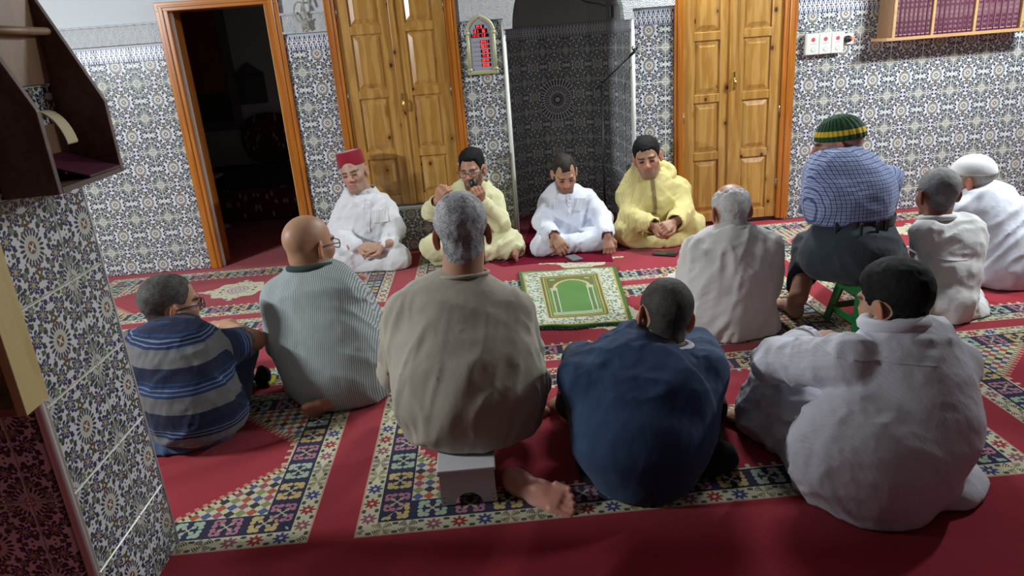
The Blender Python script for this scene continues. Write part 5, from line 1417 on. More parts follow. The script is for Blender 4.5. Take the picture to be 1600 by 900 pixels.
def white_mid():
    p = Person('seated man in bright white robe looking down in front of the niche', (0.52, 4.78), (0.42, 0.23, 0.15), 180)
    side = A(1, 0, 0)
    N = rows([(848, 932, 360, 4.66, 0.12), (846, 930, 340, 4.66, 0.125), (848, 932, 318, 4.66, 0.115), (860, 924, 306, 4.68, 0.09), (870, 908, 298, 4.71, 0.06)])
    shR, shL = P(856, 318, 4.76), P(920, 313, 4.76)
    eR, eL = P(846, 346, 4.66), P(942, 342, 4.66); wR, wL = P(864, 366, 4.48), P(948, 366, 4.48)
    g = union([trunk(N, side, 0.04), chain([shR, eR, wR], [0.066, 0.056, 0.044], 0.02), chain([shL, eL, wL], [0.066, 0.058, 0.048], 0.02)], 0.026)
    kR, kL = P(852, 380, 4.56), P(934, 374, 4.58)
    lap = union([cap(P(870, 372, 4.78), kR, 0.10, 0.08), cap(P(915, 370, 4.78), kL, 0.10, 0.08), eseg(P(846, 388, 4.54), P(935, 376, 4.54), 0.06, 0.07, 0.06, 0.06, (0, 1, 0))], 0.05)
    f = crumple(lambda q: smin(g(q), lap(q), 0.02), [folds(51, (0.35, 0, 1), 18, 0.25, 0.008), folds(52, (1, 0.2, 0.5), 28, 0.2, 0.004)])
    f = cut(f, cap(wR, wR+(wR-eR), 0.034, 0.05), 0.003); f = cut(f, cap(wL, wL+(wL-eL), 0.036, 0.05), 0.003)
    lo, hi = nodebox(N, [kR, kL, wR, wL], 0.14)
    p.wear('robe', f, lo, hi, CLOTH['white_b'], 0.009)
    nk = P(886, 298, 4.775)
    p.head(P(882, 271, 4.70), 178, 26, 3, nk+A(0, 0, -0.04), 1.03, dict(fore=0.062, nape=-0.06, th=0.0045, corner=0.023), 'brown', w=0.95, nr=0.052, stubble=0.60, stubble_col=(0.07, 0.055, 0.046), beard=None)
    ring = [nk+A(0.064*math.cos(a), 0.056*math.sin(a), 0.004+0.014*math.sin(a)) for a in np.linspace(0, 2*PI, 28, endpoint=False)]
    MB().tube(ring, 0.010, 8, closed=True).build('band_collar', CLOTH['white_b'], p.root, smooth=True)
    ribbon('placket', p.last, [P(889+0.02*(y-305), y, 4.66) for y in np.linspace(303, 340, 12)], FW, 0.026, 0.003, CLOTH['white_b'], p.root)
    ribbon('pocket', p.last, [P(x, 322-0.03*(x-865), 4.66) for x in np.linspace(860, 880, 8)], FW, 0.085, 0.002, CLOTH['white_b'], p.root)
    ribbon('pocket', p.last, [P(x, 320-0.03*(x-865), 4.66) for x in np.linspace(898, 914, 8)], FW, 0.085, 0.002, CLOTH['white_b'], p.root)
    p.hand(wR, A(0.35, -0.35, -0.55), A(-0.2, -0.7, 0.5), 1, curl=0.45); p.hand(wL, A(0.05, -0.35, -0.75), A(0.1, -0.8, 0.3), -1, curl=0.4)
    p.done(union([trunk(thin(N), side, 0.04), chain([shR, eR, wR], [0.04, 0.033, 0.022]), chain([shL, eL, wL], [0.04, 0.033, 0.022])], 0.03), lo, hi)
def yellow():
    p = Person('seated man in yellow hooded djellaba with clasped hands beside the pine door', (1.13, 4.72), (0.43, 0.235, 0.15), 184)
    side = A(1, 0, 0)
    N = rows([(976, 1070, 340, 4.58, 0.14), (972, 1076, 318, 4.585, 0.145), (976, 1074, 296, 4.60, 0.13), (986, 1064, 281, 4.63, 0.105), (1000, 1048, 271, 4.66, 0.07)])
    shR, shL = P(991, 300, 4.72), P(1060, 296, 4.72)
    eR, eL = P(984, 336, 4.60), P(1066, 332, 4.60); wR, wL = P(1018, 352, 4.42), P(1056, 346, 4.42)
    g = union([trunk(N, side, 0.04), chain([shR, eR, wR], [0.078, 0.068, 0.056], 0.02), chain([shL, eL, wL], [0.078, 0.068, 0.056], 0.02)], 0.03)
    kR, kL = P(978, 362, 4.58), P(1080, 352, 4.62)
    lap = union([cap(P(1005, 358, 4.76), kR, 0.11, 0.078), cap(P(1050, 355, 4.76), kL, 0.11, 0.082), chain([kR, P(1000, 384, 4.55), P(1035, 380, 4.50)], [0.078, 0.055, 0.05], 0.02), chain([kL, P(1070, 378, 4.56), P(1050, 378, 4.50)], [0.08, 0.055, 0.05], 0.02)], 0.04)
    f = crumple(lambda q: smin(g(q), lap(q), 0.024), [folds(61, (0.25, 0, 1), 17, 0.22, 0.009), folds(62, (1, 0.2, 0.5), 28, 0.2, 0.004)])
    f = cut(f, cap(wR, wR+(wR-eR), 0.045, 0.06), 0.003); f = cut(f, cap(wL, wL+(wL-eL), 0.045, 0.06), 0.003)
    f = both(f, lambda q: q[:, 1]-4.915, 0.01)
    hem = cap(P(1038, 398, 4.46), P(1038, 372, 4.40), 0.020, 0.008); f = cut(f, hem, 0.004)
    lo, hi = nodebox(N, [kR, kL, wR, wL], 0.14); hi[1] = min(hi[1], 4.93)
    p.wear('djellaba', f, lo, hi, CLOTH['yellow'], 0.009)
    nk = P(1022, 271, 4.735)
    p.head(P(1011, 246, 4.68), 194, 8, 7, nk+A(0, 0, -0.05), 1.09, dict(fore=0.062, nape=-0.06, th=0.008, bulk=0.004, temple=0.0), 'black', w=1.0, jaw=1.05, nr=0.060, stubble=0.45, stubble_col=(0.10, 0.08, 0.07), brow_col=(0.01, 0.008, 0.007), beard=None)
    # hood lying round the neck
    hp = []
    for a in np.linspace(-0.5*PI+0.35, 1.5*PI-0.35, 26):
        fr = 0.5+0.5*math.sin(a); hp.append(nk+A(0.112*math.cos(a), 0.070*math.sin(a)-0.015, -0.040+0.085*fr))
    hf = chain(hp, [0.022+0.014*(0.5+0.5*math.sin(a)) for a in np.linspace(-0.5*PI+0.35, 1.5*PI-0.35, 26)], 0.01)
    hood = crumple(hf, [folds(63, (0.2, 0.4, 1), 30, 0.4, 0.005)]); lo2, hi2 = bounds(hp, 0.06); hi2[1] = min(hi2[1], 4.92)
    p.wear('hood', both(hood, lambda q: q[:, 1]-4.915, 0.004), lo2, hi2, CLOTH['yellow'], 0.006, ground=False); body_f = f
    ribbon('braided_trim', body_f, [P(1021+0.04*(y-275), y, 4.58) for y in np.linspace(279, 334, 18)], FW, 0.020, 0.004, CLOTH['braid'], p.root)
    MB().tube([q+A(0, -0.016, 0.016) for q in hp], 0.0035, 6).build('hood_trim', CLOTH['braid'], p.root, smooth=True)
    p.hand(wR+A(0.0, 0, 0), A(0.75, -0.25, -0.25), A(0.0, -0.75, 0.55), 1, curl=0.7); p.hand(wL, A(-0.8, -0.38, -0.22), A(0.0, -0.70, 0.55), -1, curl=0.75)
    p.done(union([trunk(thin(N), side, 0.04), chain([shR, eR, wR], [0.04, 0.033, 0.022]), chain([shL, eL, wL], [0.04, 0.033, 0.022])], 0.03), lo, hi)
# ------------------------------------------------------------------ cloth colours and weaves
def pat_vstripe(freq, dark, duty=0.5):
    def g(v, col):
        x, y, z = sep(v)
        ang = vatan2(x, -1.0*y+0.0)
        s = vfrac((x+0.25*y)*freq)
        return rgb(vabs(s-0.5) < duty*0.5, col, dark)
    return g
def pat_polo(v, col):
    x, y, z = sep(v)
    zz = z+0.02*x
    s = vfrac((zz-0.36)/0.150+0.5)-0.5
    c = rgb((s > 0.18) & (vsin(zz*520.0) > -0.2), col, (0.010, 0.036, 0.115))
    for a in (0.27, 0.36): c = rgb(vabs(s-a) < 0.014, c, (0.14, 0.18, 0.28))
    return rgb((vabs(s) < 0.19) & (zz < 0.43), c, (0.135, 0.135, 0.140))
def pat_check(v, col):
    x, y, z = sep(v)
    u = vfrac(x*60.0+y*5.0); w = vfrac(z*62.0)
    a = (u < 0.22); b = (w < 0.22); c2 = (vabs(u-0.6) < 0.06); d2 = (vabs(w-0.6) < 0.06)
    c = rgb(a | b, (0.36, 0.42, 0.62), (0.075, 0.10, 0.24)); c = rgb(a & b, c, (0.02, 0.028, 0.08))
    return rgb(vnot(a | b) & (c2 | d2), c, (0.17, 0.21, 0.40))
def pat_knit(v, col):
    x, y, z = sep(v)
    zz = z-0.06*y
    return rgb((zz > 0.050) & (zz < 0.072), (0.020, 0.065, 0.025), (0.62, 0.42, 0.03))
cloth('beige', (0.40, 0.365, 0.295), weave=420, wrinkle=0.20)
cloth('grey_stripe', (0.40, 0.44, 0.44), weave=500, wrinkle=0.2, pattern=pat_vstripe(125.0, (0.14, 0.165, 0.165), 0.42))
cloth('dark_green', (0.025, 0.045, 0.042))
cloth('polo', (0.008, 0.013, 0.040), wrinkle=0.35, pattern=pat_polo)
cloth('navy_knit', (0.012, 0.03, 0.085))
cloth('denim', (0.055, 0.095, 0.19), wrinkle=0.4)
cloth('navy', (0.028, 0.057, 0.125), wrinkle=0.25)
cloth('black', (0.008, 0.008, 0.010))
cloth('slate', (0.032, 0.042, 0.052), wrinkle=0.35)
cloth('white_a', (0.74, 0.75, 0.78), wrinkle=0.3)
cloth('white_b', (0.70, 0.73, 0.82), wrinkle=0.3)
cloth('white_stripe', (0.62, 0.62, 0.68), wrinkle=0.3, pattern=pat_vstripe(110.0, (0.575, 0.575, 0.635), 0.3))
cloth('cream', (0.68, 0.665, 0.635), wrinkle=0.3)
cloth('offwhite', (0.74, 0.74, 0.735), wrinkle=0.35)
cloth('cap_white', (0.78, 0.79, 0.80), wrinkle=0.15)
cloth('pale_yellow', (0.68, 0.66, 0.40), wrinkle=0.3)
cloth('yellow', (0.64, 0.555, 0.235), wrinkle=0.3, pattern=pat_vstripe(70.0, (0.58, 0.495, 0.20), 0.4))
cloth('braid', (0.22, 0.17, 0.09), weave=200, wrinkle=0.9)
cloth('fez', (0.26, 0.006, 0.022), wrinkle=0.05, sheen=0.3)
cloth('knit', (0.03, 0.08, 0.03), weave=160, wrinkle=0.7, pattern=pat_knit)
cloth('check', (0.36, 0.42, 0.62), wrinkle=0.3, pattern=pat_check)
M['leather'] = material('black_leather', rough=0.35, color=(0.012, 0.012, 0.014))
M['blue_plastic'] = material('dark_blue_plastic', rough=0.3, color=(0.02, 0.025, 0.09))
import time as _t
for fn_ in (fez, mic, white_mid, yellow, polo, grey, beige, navy, white_front, old, check, slim, capman):
    _a = _t.time(); fn_(); print('person', fn_.__name__, round(_t.time()-_a, 2))
# ------------------------------------------------------------------ things in the room
def plain(name, rough, col, **k): 
    if name not in M: M[name] = material(name, rough=rough, color=col, **k)
    return M[name]
# tube lights that light the room (both outside the picture)
def tube_fixture(name, p, t, label):
    r = empty(name, p); tag(r, label, 'lamp')
    d = unit(A(*t)-A(*p)); x = unit(np.cross(d, A(0, 0, 1))); y = np.cross(x, d)
    MB().obox(A(*p)-d*0.035, x, y, d, 0.34, 0.06, 0.018).build('housing', plain('lamp_housing', 0.4, (0.8, 0.8, 0.8)), r, bevel=0.004)
    for s in (-1, 1): MB().obox(A(*p)-d*0.005+x*s*0.33, x, y, d, 0.012, 0.05, 0.016).build('end_cap', M['lamp_housing'], r, bevel=0.003)
for (n_, p, t, w), lab in zip(LAMPS, ('white tube lamp high on the right above the bookshelf side', 'white tube lamp high on the left behind the tiled pillar', 'white tube lamp high on tiled wall above the niche')):
    tube_fixture('tube_lamp', p, t, lab)
# ---- green prayer mat
mat_c = [FL(828, 517), FL(990, 507), FL(962, 418), FL(810, 428)]
def f_mat():
    u, v, _ = sep(coord('UV'))
    x = u*0.58; y = v*0.90
    ex = vmin(x, 0.58-x); ey = vmin(y, 0.90-y); d = vmin(ex, ey)
    p = comb(x, y)
    green = (0.050, 0.150, 0.018); olive = (0.115, 0.125, 0.012); gold = (0.50, 0.33, 0.06); white = (0.60, 0.62, 0.50); field = (0.085, 0.225, 0.030)
    d1, c1 = voronoi(p, 62.0); r1, g1, b1 = sep(c1)
    leaf = rgb((d1 < 0.46) & (r1 < 0.85), white, rgb(g1 < 0.5, (0.06, 0.13, 0.05), (0.16, 0.24, 0.09)))
    leaf = rgb((d1 < 0.22) & (r1 > 0.85), leaf, (0.45, 0.12, 0.05))
    c = rgb(d < 0.030, leaf, green)
    c = rgb((d > 0.022) & (d < 0.031), c, gold)
    d = vmin(ex, vmin(y-0.0, 0.90-y))
    c = rgb(d > 0.112, c, gold); c = rgb(d > 0.117, c, white); c = rgb(d > 0.120, c, olive); c = rgb(d > 0.134, c, gold); c = rgb(d > 0.142, c, green); c = rgb(d > 0.150, c, gold); c = rgb(d > 0.153, c, olive)
    # the arch on two columns
    mx = vabs(x-0.29); cy = y
    infield = (d > 0.153)
    c = rgb(infield & (y < 0.575), c, field)
    inner = (mx < 0.088) & (y > 0.195) & (y < 0.62)
    col_ = (mx > 0.090) & (mx < 0.118) & (y > 0.20) & (y < 0.53)
    c = rgb(infield & col_, c, rgb(vsin(y*150.0+x*160.0) > 0.1, olive, field))
    for e in (0.090, 0.118): c = rgb(infield & (vabs(mx-e) < 0.0028) & (y > 0.195) & (y < 0.53), c, white)
    capi = (mx > 0.084) & (mx < 0.124) & (y > 0.53) & (y < 0.575)
    c = rgb(capi, c, rgb(vsin(y*420.0) > 0.2, white, (0.2, 0.3, 0.12)))
    # pointed arch
    ay = 0.570; ar = vlen(mx+0.030, y-ay)
    under = (ar < 0.125) & (y > ay)
    c = rgb(infield & under, c, field)
    band = (vabs(ar-0.130) < 0.010+0.003*vsin(vatan2(y-ay, mx+0.030)*28.0)) & (y > ay)
    c = rgb(infield & band, c, gold); c = rgb(infield & (vabs(ar-0.130) < 0.005) & (y > ay), c, (0.62, 0.52, 0.25))
    orn = vlen((mx-0.102)/1.6, (y-0.712)/0.8) < 0.011
    c = rgb(infield & orn, c, (0.45, 0.55, 0.33))
    st = infield & (y < 0.195) & (y > 0.158)
    c = rgb(st & (vsin(y*600.0) > 0.0), c, white)
    n = noise(p, 400.0, 1)
    return dict(color=rgb(n*0.3, c, (0.02, 0.04, 0.01)), bump=(n, 0.4, 0.002))
M['prayer_mat'] = material('woven_green_mat', rough=0.95, spec=0.1, sheen=0.2, fn=f_mat)
pm = empty('prayer_mat', tuple(sum(mat_c)/4*A(1, 1, 0))); tag(pm, 'green prayer mat with arch design and white floral border on red carpet', 'mat')
NXm, NYm = 24, 36; me = bpy.data.meshes.new('cloth'); vs = []; uvs = []
for side_z in (1, 0):
    for j in range(NYm+1):
        for i in range(NXm+1):
            u, v = i/NXm, j/NYm
            q = mat_c[0]*(1-u)*(1-v)+mat_c[1]*u*(1-v)+mat_c[2]*u*v+mat_c[3]*(1-u)*v
            e = min(u, 1-u, v, 1-v)
            wv = 0.004*math.sin(u*9+v*3)+0.003*math.sin(v*17+u*5)
            q = q+A(0, 0.010*math.sin(u*11)*(1 if v in (0, 1) else 0), 0.004+side_z*(0.007+max(wv, 0)))
            vs.append(q); uvs.append((u, v))
n1 = (NXm+1)*(NYm+1); fs = []
for j in range(NYm):
    for i in range(NXm):
        a = j*(NXm+1)+i; fs.append((a, a+1, a+NXm+2, a+NXm+1)); fs.append(tuple(n1+k for k in (a, a+NXm+1, a+NXm+2, a+1)))
bd = [i for i in range(NXm+1)]+[j*(NXm+1)+NXm for j in range(1, NYm+1)]+[NYm*(NXm+1)+i for i in range(NXm-1, -1, -1)]+[j*(NXm+1) for j in range(NYm-1, 0, -1)]
for a, b in zip(bd, bd[1:]+bd[:1]): fs.append((a, n1+a, n1+b, b))
me.from_pydata([tuple(q) for q in vs], [], fs); ul = me.uv_layers.new(name='UVMap')
for lp in me.loops: ul.data[lp.index].uv = uvs[lp.vertex_index]
me.polygons.foreach_set('use_smooth', [True]*len(me.polygons)); link('cloth', me, M['prayer_mat'], pm)
for a, b, sgn in ((0, 1, -1), (3, 2, 1)):
    fr = MB(); rnd = random.Random(4)
    for k in range(70):
        t = (k+0.5)/70; q = mat_c[a]*(1-t)+mat_c[b]*t; q = q+A(0, 0.010*math.sin(t*11), 0.006)
        L = 0.014+0.010*rnd.random(); dx = 0.008*(rnd.random()-0.5)
        fr.tube([q, q+A(dx, sgn*L*0.6, 0.002), q+A(dx*2, sgn*L, -0.002)], [0.0035, 0.003, 0.0012], 4)
    o = fr.build('fringe', plain('dark_green_yarn', 0.95, (0.012, 0.045, 0.022)), pm); tag(o, 'dark green fringe', kind='stuff')
# ---- plain burgundy mat under the two middle men
bm_c = [FL(784, 416), FL(958, 408), P(962, 372, 4.62)*A(1, 1, 0), A(0.10, 4.60, 0)]
def f_burg():
    n = noise(position(), 30.0, 3)
    return dict(color=rgb(n, (0.125, 0.004, 0.018), (0.165, 0.006, 0.024)), bump=(n, 0.3, 0.004))
M['burgundy'] = material('burgundy_cloth', rough=0.95, spec=0.1, fn=f_burg)
poly = [(q[0], q[1]) for q in (FL(786, 417), FL(845, 411), FL(958, 409))]+[(0.80, 4.50), (0.80, 5.45), (0.35, 5.45), (0.26, 4.92), (-0.02, 4.90), (-0.02, 4.50)]
tag(MB().prism(poly, 'z', 0.0005, 0.0036).build('floor_mat', M['burgundy'], bevel=0.001), 'plain burgundy mat spread on carpet before the niche', 'mat')
# ---- phones and papers on the carpet
def phone(px, py, ang, w, l, label, mat, scr):
    q = FL(px, py); r = empty('phone', (q[0], q[1], 0.0)); tag(r, label, 'phone')
    c, s = math.cos(ang), math.sin(ang); ax, ay = A(c, s, 0), A(-s, c, 0)
    z0 = 0.0045
    MB().obox(A(q[0], q[1], z0+0.0045), ax, ay, A(0, 0, 1), w/2, l/2, 0.0045).build('case', mat, r, bevel=0.003, seg=2)
    MB().obox(A(q[0], q[1], z0+0.0092), ax, ay, A(0, 0, 1), w/2-0.004, l/2-0.004, 0.0006).build('screen', scr, r)
glass = plain('phone_glass', 0.08, (0.01, 0.011, 0.013), spec=0.6)
phone(897, 405, 0.35, 0.075, 0.12, 'grey phone lying on burgundy mat in front of niche', plain('grey_case', 0.4, (0.10, 0.11, 0.12)), plain('grey_screen', 0.25, (0.14, 0.15, 0.16)))
phone(1040, 398, 1.05, 0.085, 0.150, 'black phone lying on red carpet before man in yellow', plain('black_case', 0.4, (0.012, 0.012, 0.012)), glass)
# ---- white step stool under the man in beige
def stool_white():
    a = P(690, 787, 1.905); b = P(777, 780, 1.905); zt = P(735, 722, 1.93)[2]-0.004
    x0, x1 = a[0], b[0]; y0, y1 = 1.905, 2.09
    r = empty('step_stool', ((x0+x1)/2, (y0+y1)/2, 0)); tag(r, 'small white plastic step stool under man in beige tunic', 'stool')
    m = plain('white_plastic', 0.4, (0.62, 0.61, 0.64))
    MB().box(x0-0.004, x1+0.004, y0-0.006, y1+0.006, zt-0.014, zt).build('top', m, r, bevel=0.004, seg=2)
    cx = (x0+x1)/2
    for yy in (y0, y1-0.012):
        poly = [(x0, 0.003), (cx-0.042, 0.003)]+[(cx+0.042*math.cos(t), 0.003+0.040*math.sin(t)) for t in np.linspace(PI, 0, 13)]+[(cx+0.042, 0.003), (x1, 0.003), (x1-0.003, zt-0.014), (x0+0.003, zt-0.014)]
        e = MB().prism(poly, 'y', yy, yy+0.012).build('end_panel', m, r)
        if yy == y0:
            for sx, sz in ((x0+0.010, 0.014), (x0+0.010, 0.030), (x1-0.010, 0.014), (x1-0.010, 0.030)):
                MB().lathe([(0.0022, 0), (0.0022, 0.0012)], (sx, yy+0.0004, sz), 8, R=np.array([[1, 0, 0], [0, 0, -1], [0, 1, 0]], float)).build('rivet', M['black_plastic'], e)
    for xx in (x0+0.002, x1-0.012): MB().box(xx, xx+0.010, y0+0.012, y1-0.012, 0.03, zt-0.014).build('side_panel', m, r)
stool_white()
# ---- green plastic stool
def stool_green():
    seat_z = P(1340, 446, 2.88)[2]-0.006
    fl = FL(1330, 524); bl = FL(1297, 503)
    ux = unit((fl-bl)*A(1, 1, 0)); uy = A(-ux[1], ux[0], 0)       # uy points away to the right/back
    if uy[0] < 0: uy = -uy
    c = (fl+bl)/2*A(1, 1, 0)+uy*0.125
    r = empty('plastic_stool', tuple(c)); tag(r, 'green plastic stool with splayed legs under man in checked shirt', 'stool')
    m = plain('green_plastic', 0.35, (0.012, 0.15, 0.035))
    MB().obox(c+A(0, 0, seat_z-0.008), ux, uy, A(0, 0, 1), 0.105, 0.105, 0.008).build('seat', m, r, bevel=0.007, seg=2)
    for k, (d, e) in enumerate(((ux, uy), (uy, -ux), (-ux, -uy), (-uy, ux))):
        MB().obox(c+d*0.098+A(0, 0, seat_z-0.032), d, e, A(0, 0, 1), 0.004, 0.098, 0.024).build('apron', m, r, bevel=0.003)
    for sx in (-1, 1):
        for sy in (-1, 1):
            t = c+ux*sx*0.088+uy*sy*0.088+A(0, 0, seat_z-0.014); b = c+ux*sx*0.128+uy*sy*0.128
            vs = []
            for q, w in ((t, 0.052), (b, 0.040)):
                k0 = q+ux*sx*0.006+uy*sy*0.006
                for o1, o2 in ((0, 0), (-w, 0), (-w, -0.005), (-0.005, -0.005), (-0.005, -w), (0, -w)): vs.append(k0+ux*sx*o1+uy*sy*o2)
            fs = [tuple(range(6)), tuple(range(11, 5, -1))]+[(i, (i+1) % 6, 6+(i+1) % 6, 6+i) for i in range(6)]
            MB().add(vs, fs).build('leg', m, r)
    zb = seat_z*0.30
    for d, e in ((ux, uy), (uy, -ux), (-ux, -uy), (-uy, ux)):
        MB().obox(c+d*0.117+A(0, 0, zb), d, e, A(0, 0, 1), 0.004, 0.110, 0.016).build('brace', m, r)
stool_green()
# ---- black bag with something yellow, between the left men
def bag():
    q = FL(410, 606); r = empty('cloth_bag', (q[0], q[1], 0)); tag(r, 'small slumped black bag with yellow trim on carpet between two men', 'bag')
    f = crumple(union([ell(q+A(0.0, 0.05, 0.025), (0.024, 0.05, 0.036)), cap(q+A(0.0, 0.03, 0.03), q+A(-0.006, 0.05, 0.07), 0.018, 0.008)], 0.03), [folds(70, (0.2, 0.4, 1), 34, 0.4, 0.008)])
    f = both(f, lambda p: 0.003-p[:, 2], 0.003); V_, Q = nets(f, q-A(0.1, 0.08, 0.02), q+A(0.1, 0.16, 0.16), 0.006)
    Soup().add(V_, Q).build('bag_body', CLOTH['black'], r)
    f2 = crumple(ell(q+A(0.030, 0.045, 0.010), (0.014, 0.045, 0.010)), [folds(71, (1, 0.4, 0), 40, 0.4, 0.005)]); f2 = both(f2, lambda p: 0.003-p[:, 2], 0.002)
    V_, Q = nets(f2, q-A(0.02, 0.06, 0.01), q+A(0.12, 0.16, 0.05), 0.005); Soup().add(V_, Q).build('yellow_trim', plain('yellow_cloth', 0.8, (0.55, 0.50, 0.03)), r)
bag()
# ---- bookshelf with burgundy volumes on the right wall
def bookshelf():
    x0, x1, zb, yf = 2.700, 3.540, 1.190, 4.728
    zt = zb+0.33
    r = empty('wall_bookshelf', ((x0+x1)/2, YW-0.1, zb)); tag(r, 'light wooden wall bookshelf holding burgundy volumes', 'bookshelf')
    MB().box(x0-0.045, x1+0.10, yf-0.004, YW-0.009, zb-0.020, zb).build('bottom_board', M['shelf_wood'], r, bevel=0.002)
    MB().box(x0-0.045, x1+0.10, yf-0.004, YW-0.009, zt, zt+0.018).build('top_board', M['shelf_wood'], r, bevel=0.002)
    MB().box(x0, x1, YW-0.016, YW-0.009, zb, zt).build('back_board', M['shelf_side'], r)
    dv = [x0, 2.955, 3.230, x1]
    for x in dv:
        MB().box(x-0.009, x+0.009, yf, YW-0.016, zb, zt).build('upright', M['shelf_side'] if x == x0 else M['shelf_wood'], r, bevel=0.0015)
        if x == x0: MB().box(x-0.009, x+0.009, yf-0.003, yf, zb, zt).build('edge_band', M['shelf_wood'], r)
    bi = 0; rnd = random.Random(11)
    for g, (a, b, n) in enumerate(((dv[0]+0.010, dv[1]-0.010, 8), (dv[1]+0.010, dv[2]-0.010, 8), (dv[2]+0.010, dv[3]-0.016, 7))):
        w = (b-a)/n
        for k in range(n):
            xa, xb = a+k*w+0.0008, a+(k+1)*w-0.0012
            h = 0.262+0.004*rnd.random(); yb = yf+0.012+0.004*rnd.random()
            where = ('left', 'middle', 'right')[g]; ordn = ('first', 'second', 'third', 'fourth', 'fifth', 'sixth', 'seventh', 'eighth')[k]
            bo = empty('book', ((xa+xb)/2, yb+0.08, zb)); tag(bo, '%s burgundy volume from the left in the %s shelf compartment' % (ordn, where), 'book', 'burgundy volumes on the wall bookshelf')
            MB().box(xa+0.003, xb-0.003, yb+0.006, yb+0.160, zb+0.005, zb+h-0.004).build('pages', plain('book_paper', 0.9, (0.55, 0.50, 0.40)), bo)
            c = MB(); c.box(xa, xa+0.003, yb+0.003, yb+0.164, zb, zb+h); c.box(xb-0.003, xb, yb+0.003, yb+0.164, zb, zb+h); c.build('cover', M['book_cloth'], bo)
            K = 6; vs = []
            for z in (zb, zb+h):
                for t in np.linspace(PI, 0, K): vs.append(((xa+xb)/2+(xb-xa)/2*math.cos(t), yb+0.006-0.009*math.sin(t), z))
                vs.append((xb, yb+0.008, z)); vs.append((xa, yb+0.008, z))
            n_ = K+2; fs = [tuple(range(n_)), tuple(range(2*n_-1, n_-1, -1))]+[(i, (i+1) % n_, n_+(i+1) % n_, n_+i) for i in range(n_)]
            me = MB().add(vs, fs).mesh('spine'); uv = me.uv_layers.new(name='UVMap')
            for lp in me.loops:
                q = me.vertices[lp.vertex_index].co; uv.data[lp.index].uv = ((q.x-xa)/(xb-xa), (q.z-zb)/h)
            link('spine', me, M['book_spine'], bo); bi += 1
def f_spine():
    u, v, _ = sep(coord('UV')); oi = V(V.t.nodes.new('ShaderNodeObjectInfo').outputs['Random'])
    base = (0.085, 0.010, 0.040); gold = (0.50, 0.40, 0.30)
    au = vabs(u-0.5)
    c = rgb(0.0, base, base)
    seg = vfrac(v*9.0); m = vlen((u-0.5)*0.9, (seg-0.5)*0.85)
    c = rgb((m < 0.20+0.04*vsin(oi*50.0)) & (v > 0.08) & (v < 0.92), c, (0.24, 0.13, 0.14))
    c = rgb((m < 0.10) & (v > 0.08) & (v < 0.92), c, base)
    c = rgb((vabs(v-0.5) < 0.10) & (au < 0.30) & (vsin(v*400.0) > 0.3), c, (0.26, 0.15, 0.15))
    c = rgb((vabs(au-0.38) < 0.02) & (v > 0.05) & (v < 0.95), c, (0.30, 0.20, 0.17))
    c = rgb((vabs(v-0.055) < 0.007) & (au < 0.38), c, gold); c = rgb((vabs(v-0.945) < 0.007) & (au < 0.38), c, gold)
    return dict(color=c)
M['book_spine'] = material('gilt_book_spine', rough=0.45, fn=f_spine); M['book_cloth'] = material('burgundy_book_cloth', rough=0.6, color=(0.085, 0.010, 0.038))
bookshelf()
# ---- three white switch units, plug and wire
sw = empty('stabiliser_units', (2.31, YW, 1.13)); tag(sw, 'row of three white wall switch units with red marks on tiles', 'switch unit')
for k in range(3):
    x = 2.205+k*0.082
    b = MB().box(x, x+0.080, YW-0.058, YW-0.008, 1.118-0.000, 1.250).build('unit', plain('ivory_plastic', 0.4, (0.68, 0.69, 0.64)), sw, bevel=0.004, seg=2)
    fy = YW-0.0585
    RX = np.array([[1, 0, 0], [0, 0, -1], [0, 1, 0]], float)
    MB().lathe([(0.013, 0), (0.013, 0.001)], (x+0.040, fy, 1.212), 16, R=RX).build('red_mark', plain('red_print', 0.5, (0.55, 0.06, 0.08)), b)
    MB().lathe([(0.015, 0), (0.015, 0.0012)], (x+0.042, fy, 1.150), 18, R=RX).build('dial_print', plain('grey_print', 0.5, (0.45, 0.46, 0.44)), b)
    MB().lathe([(0.012, 0), (0.012, 0.0016)], (x+0.042, fy, 1.150), 18, R=RX).build('dial_face', M['ivory_plastic'], b)
    MB().box(x+0.022, x+0.058, fy-0.001, fy, 1.186, 1.189).build('print_line', M['grey_print'], b)
pl = empty('plug', (2.48, YW, 1.19)); tag(pl, 'black plug with glowing red light in socket by switch units', 'plug')
MB().box(2.455, 2.535, YW-0.022, YW-0.008, 1.165, 1.235).build('socket_plate', M['ivory_plastic'], pl, bevel=0.003)
MB().lathe([(0.022, 0), (0.022, 0.03), (0.012, 0.05)], (2.485, YW-0.02, 1.20), 14, R=np.array([[1, 0, 0], [0, 0, -1], [0, 1, 0]], float)).build('plug_body', M['black_plastic'], pl, smooth=True)
MB().lathe([(0.010, 0), (0.012, 0.010), (0.006, 0.016)], (2.522, YW-0.024, 1.202), 12, R=np.array([[1, 0, 0], [0, 0, -1], [0, 1, 0]], float)).build('indicator', material('red_indicator', color=(0.8, 0.05, 0.02), fn=lambda: dict(emit=((1.0, 0.06, 0.02), 6.0))), pl, smooth=True)
wr_ = [A(2.150, YW-0.008, 1.50), A(2.158, YW-0.01, 1.36), A(2.150, YW-0.012, 1.28), A(2.20, YW-0.014, 1.275), A(2.25, YW-0.016, 1.268), A(2.262, YW-0.02, 1.25)]
tag(MB().tube(wr_, 0.0035, 6).build('wire', plain('grey_cable', 0.5, (0.30, 0.30, 0.29)), smooth=True), 'thin grey wire running down beside pine door to switch units', 'wire')
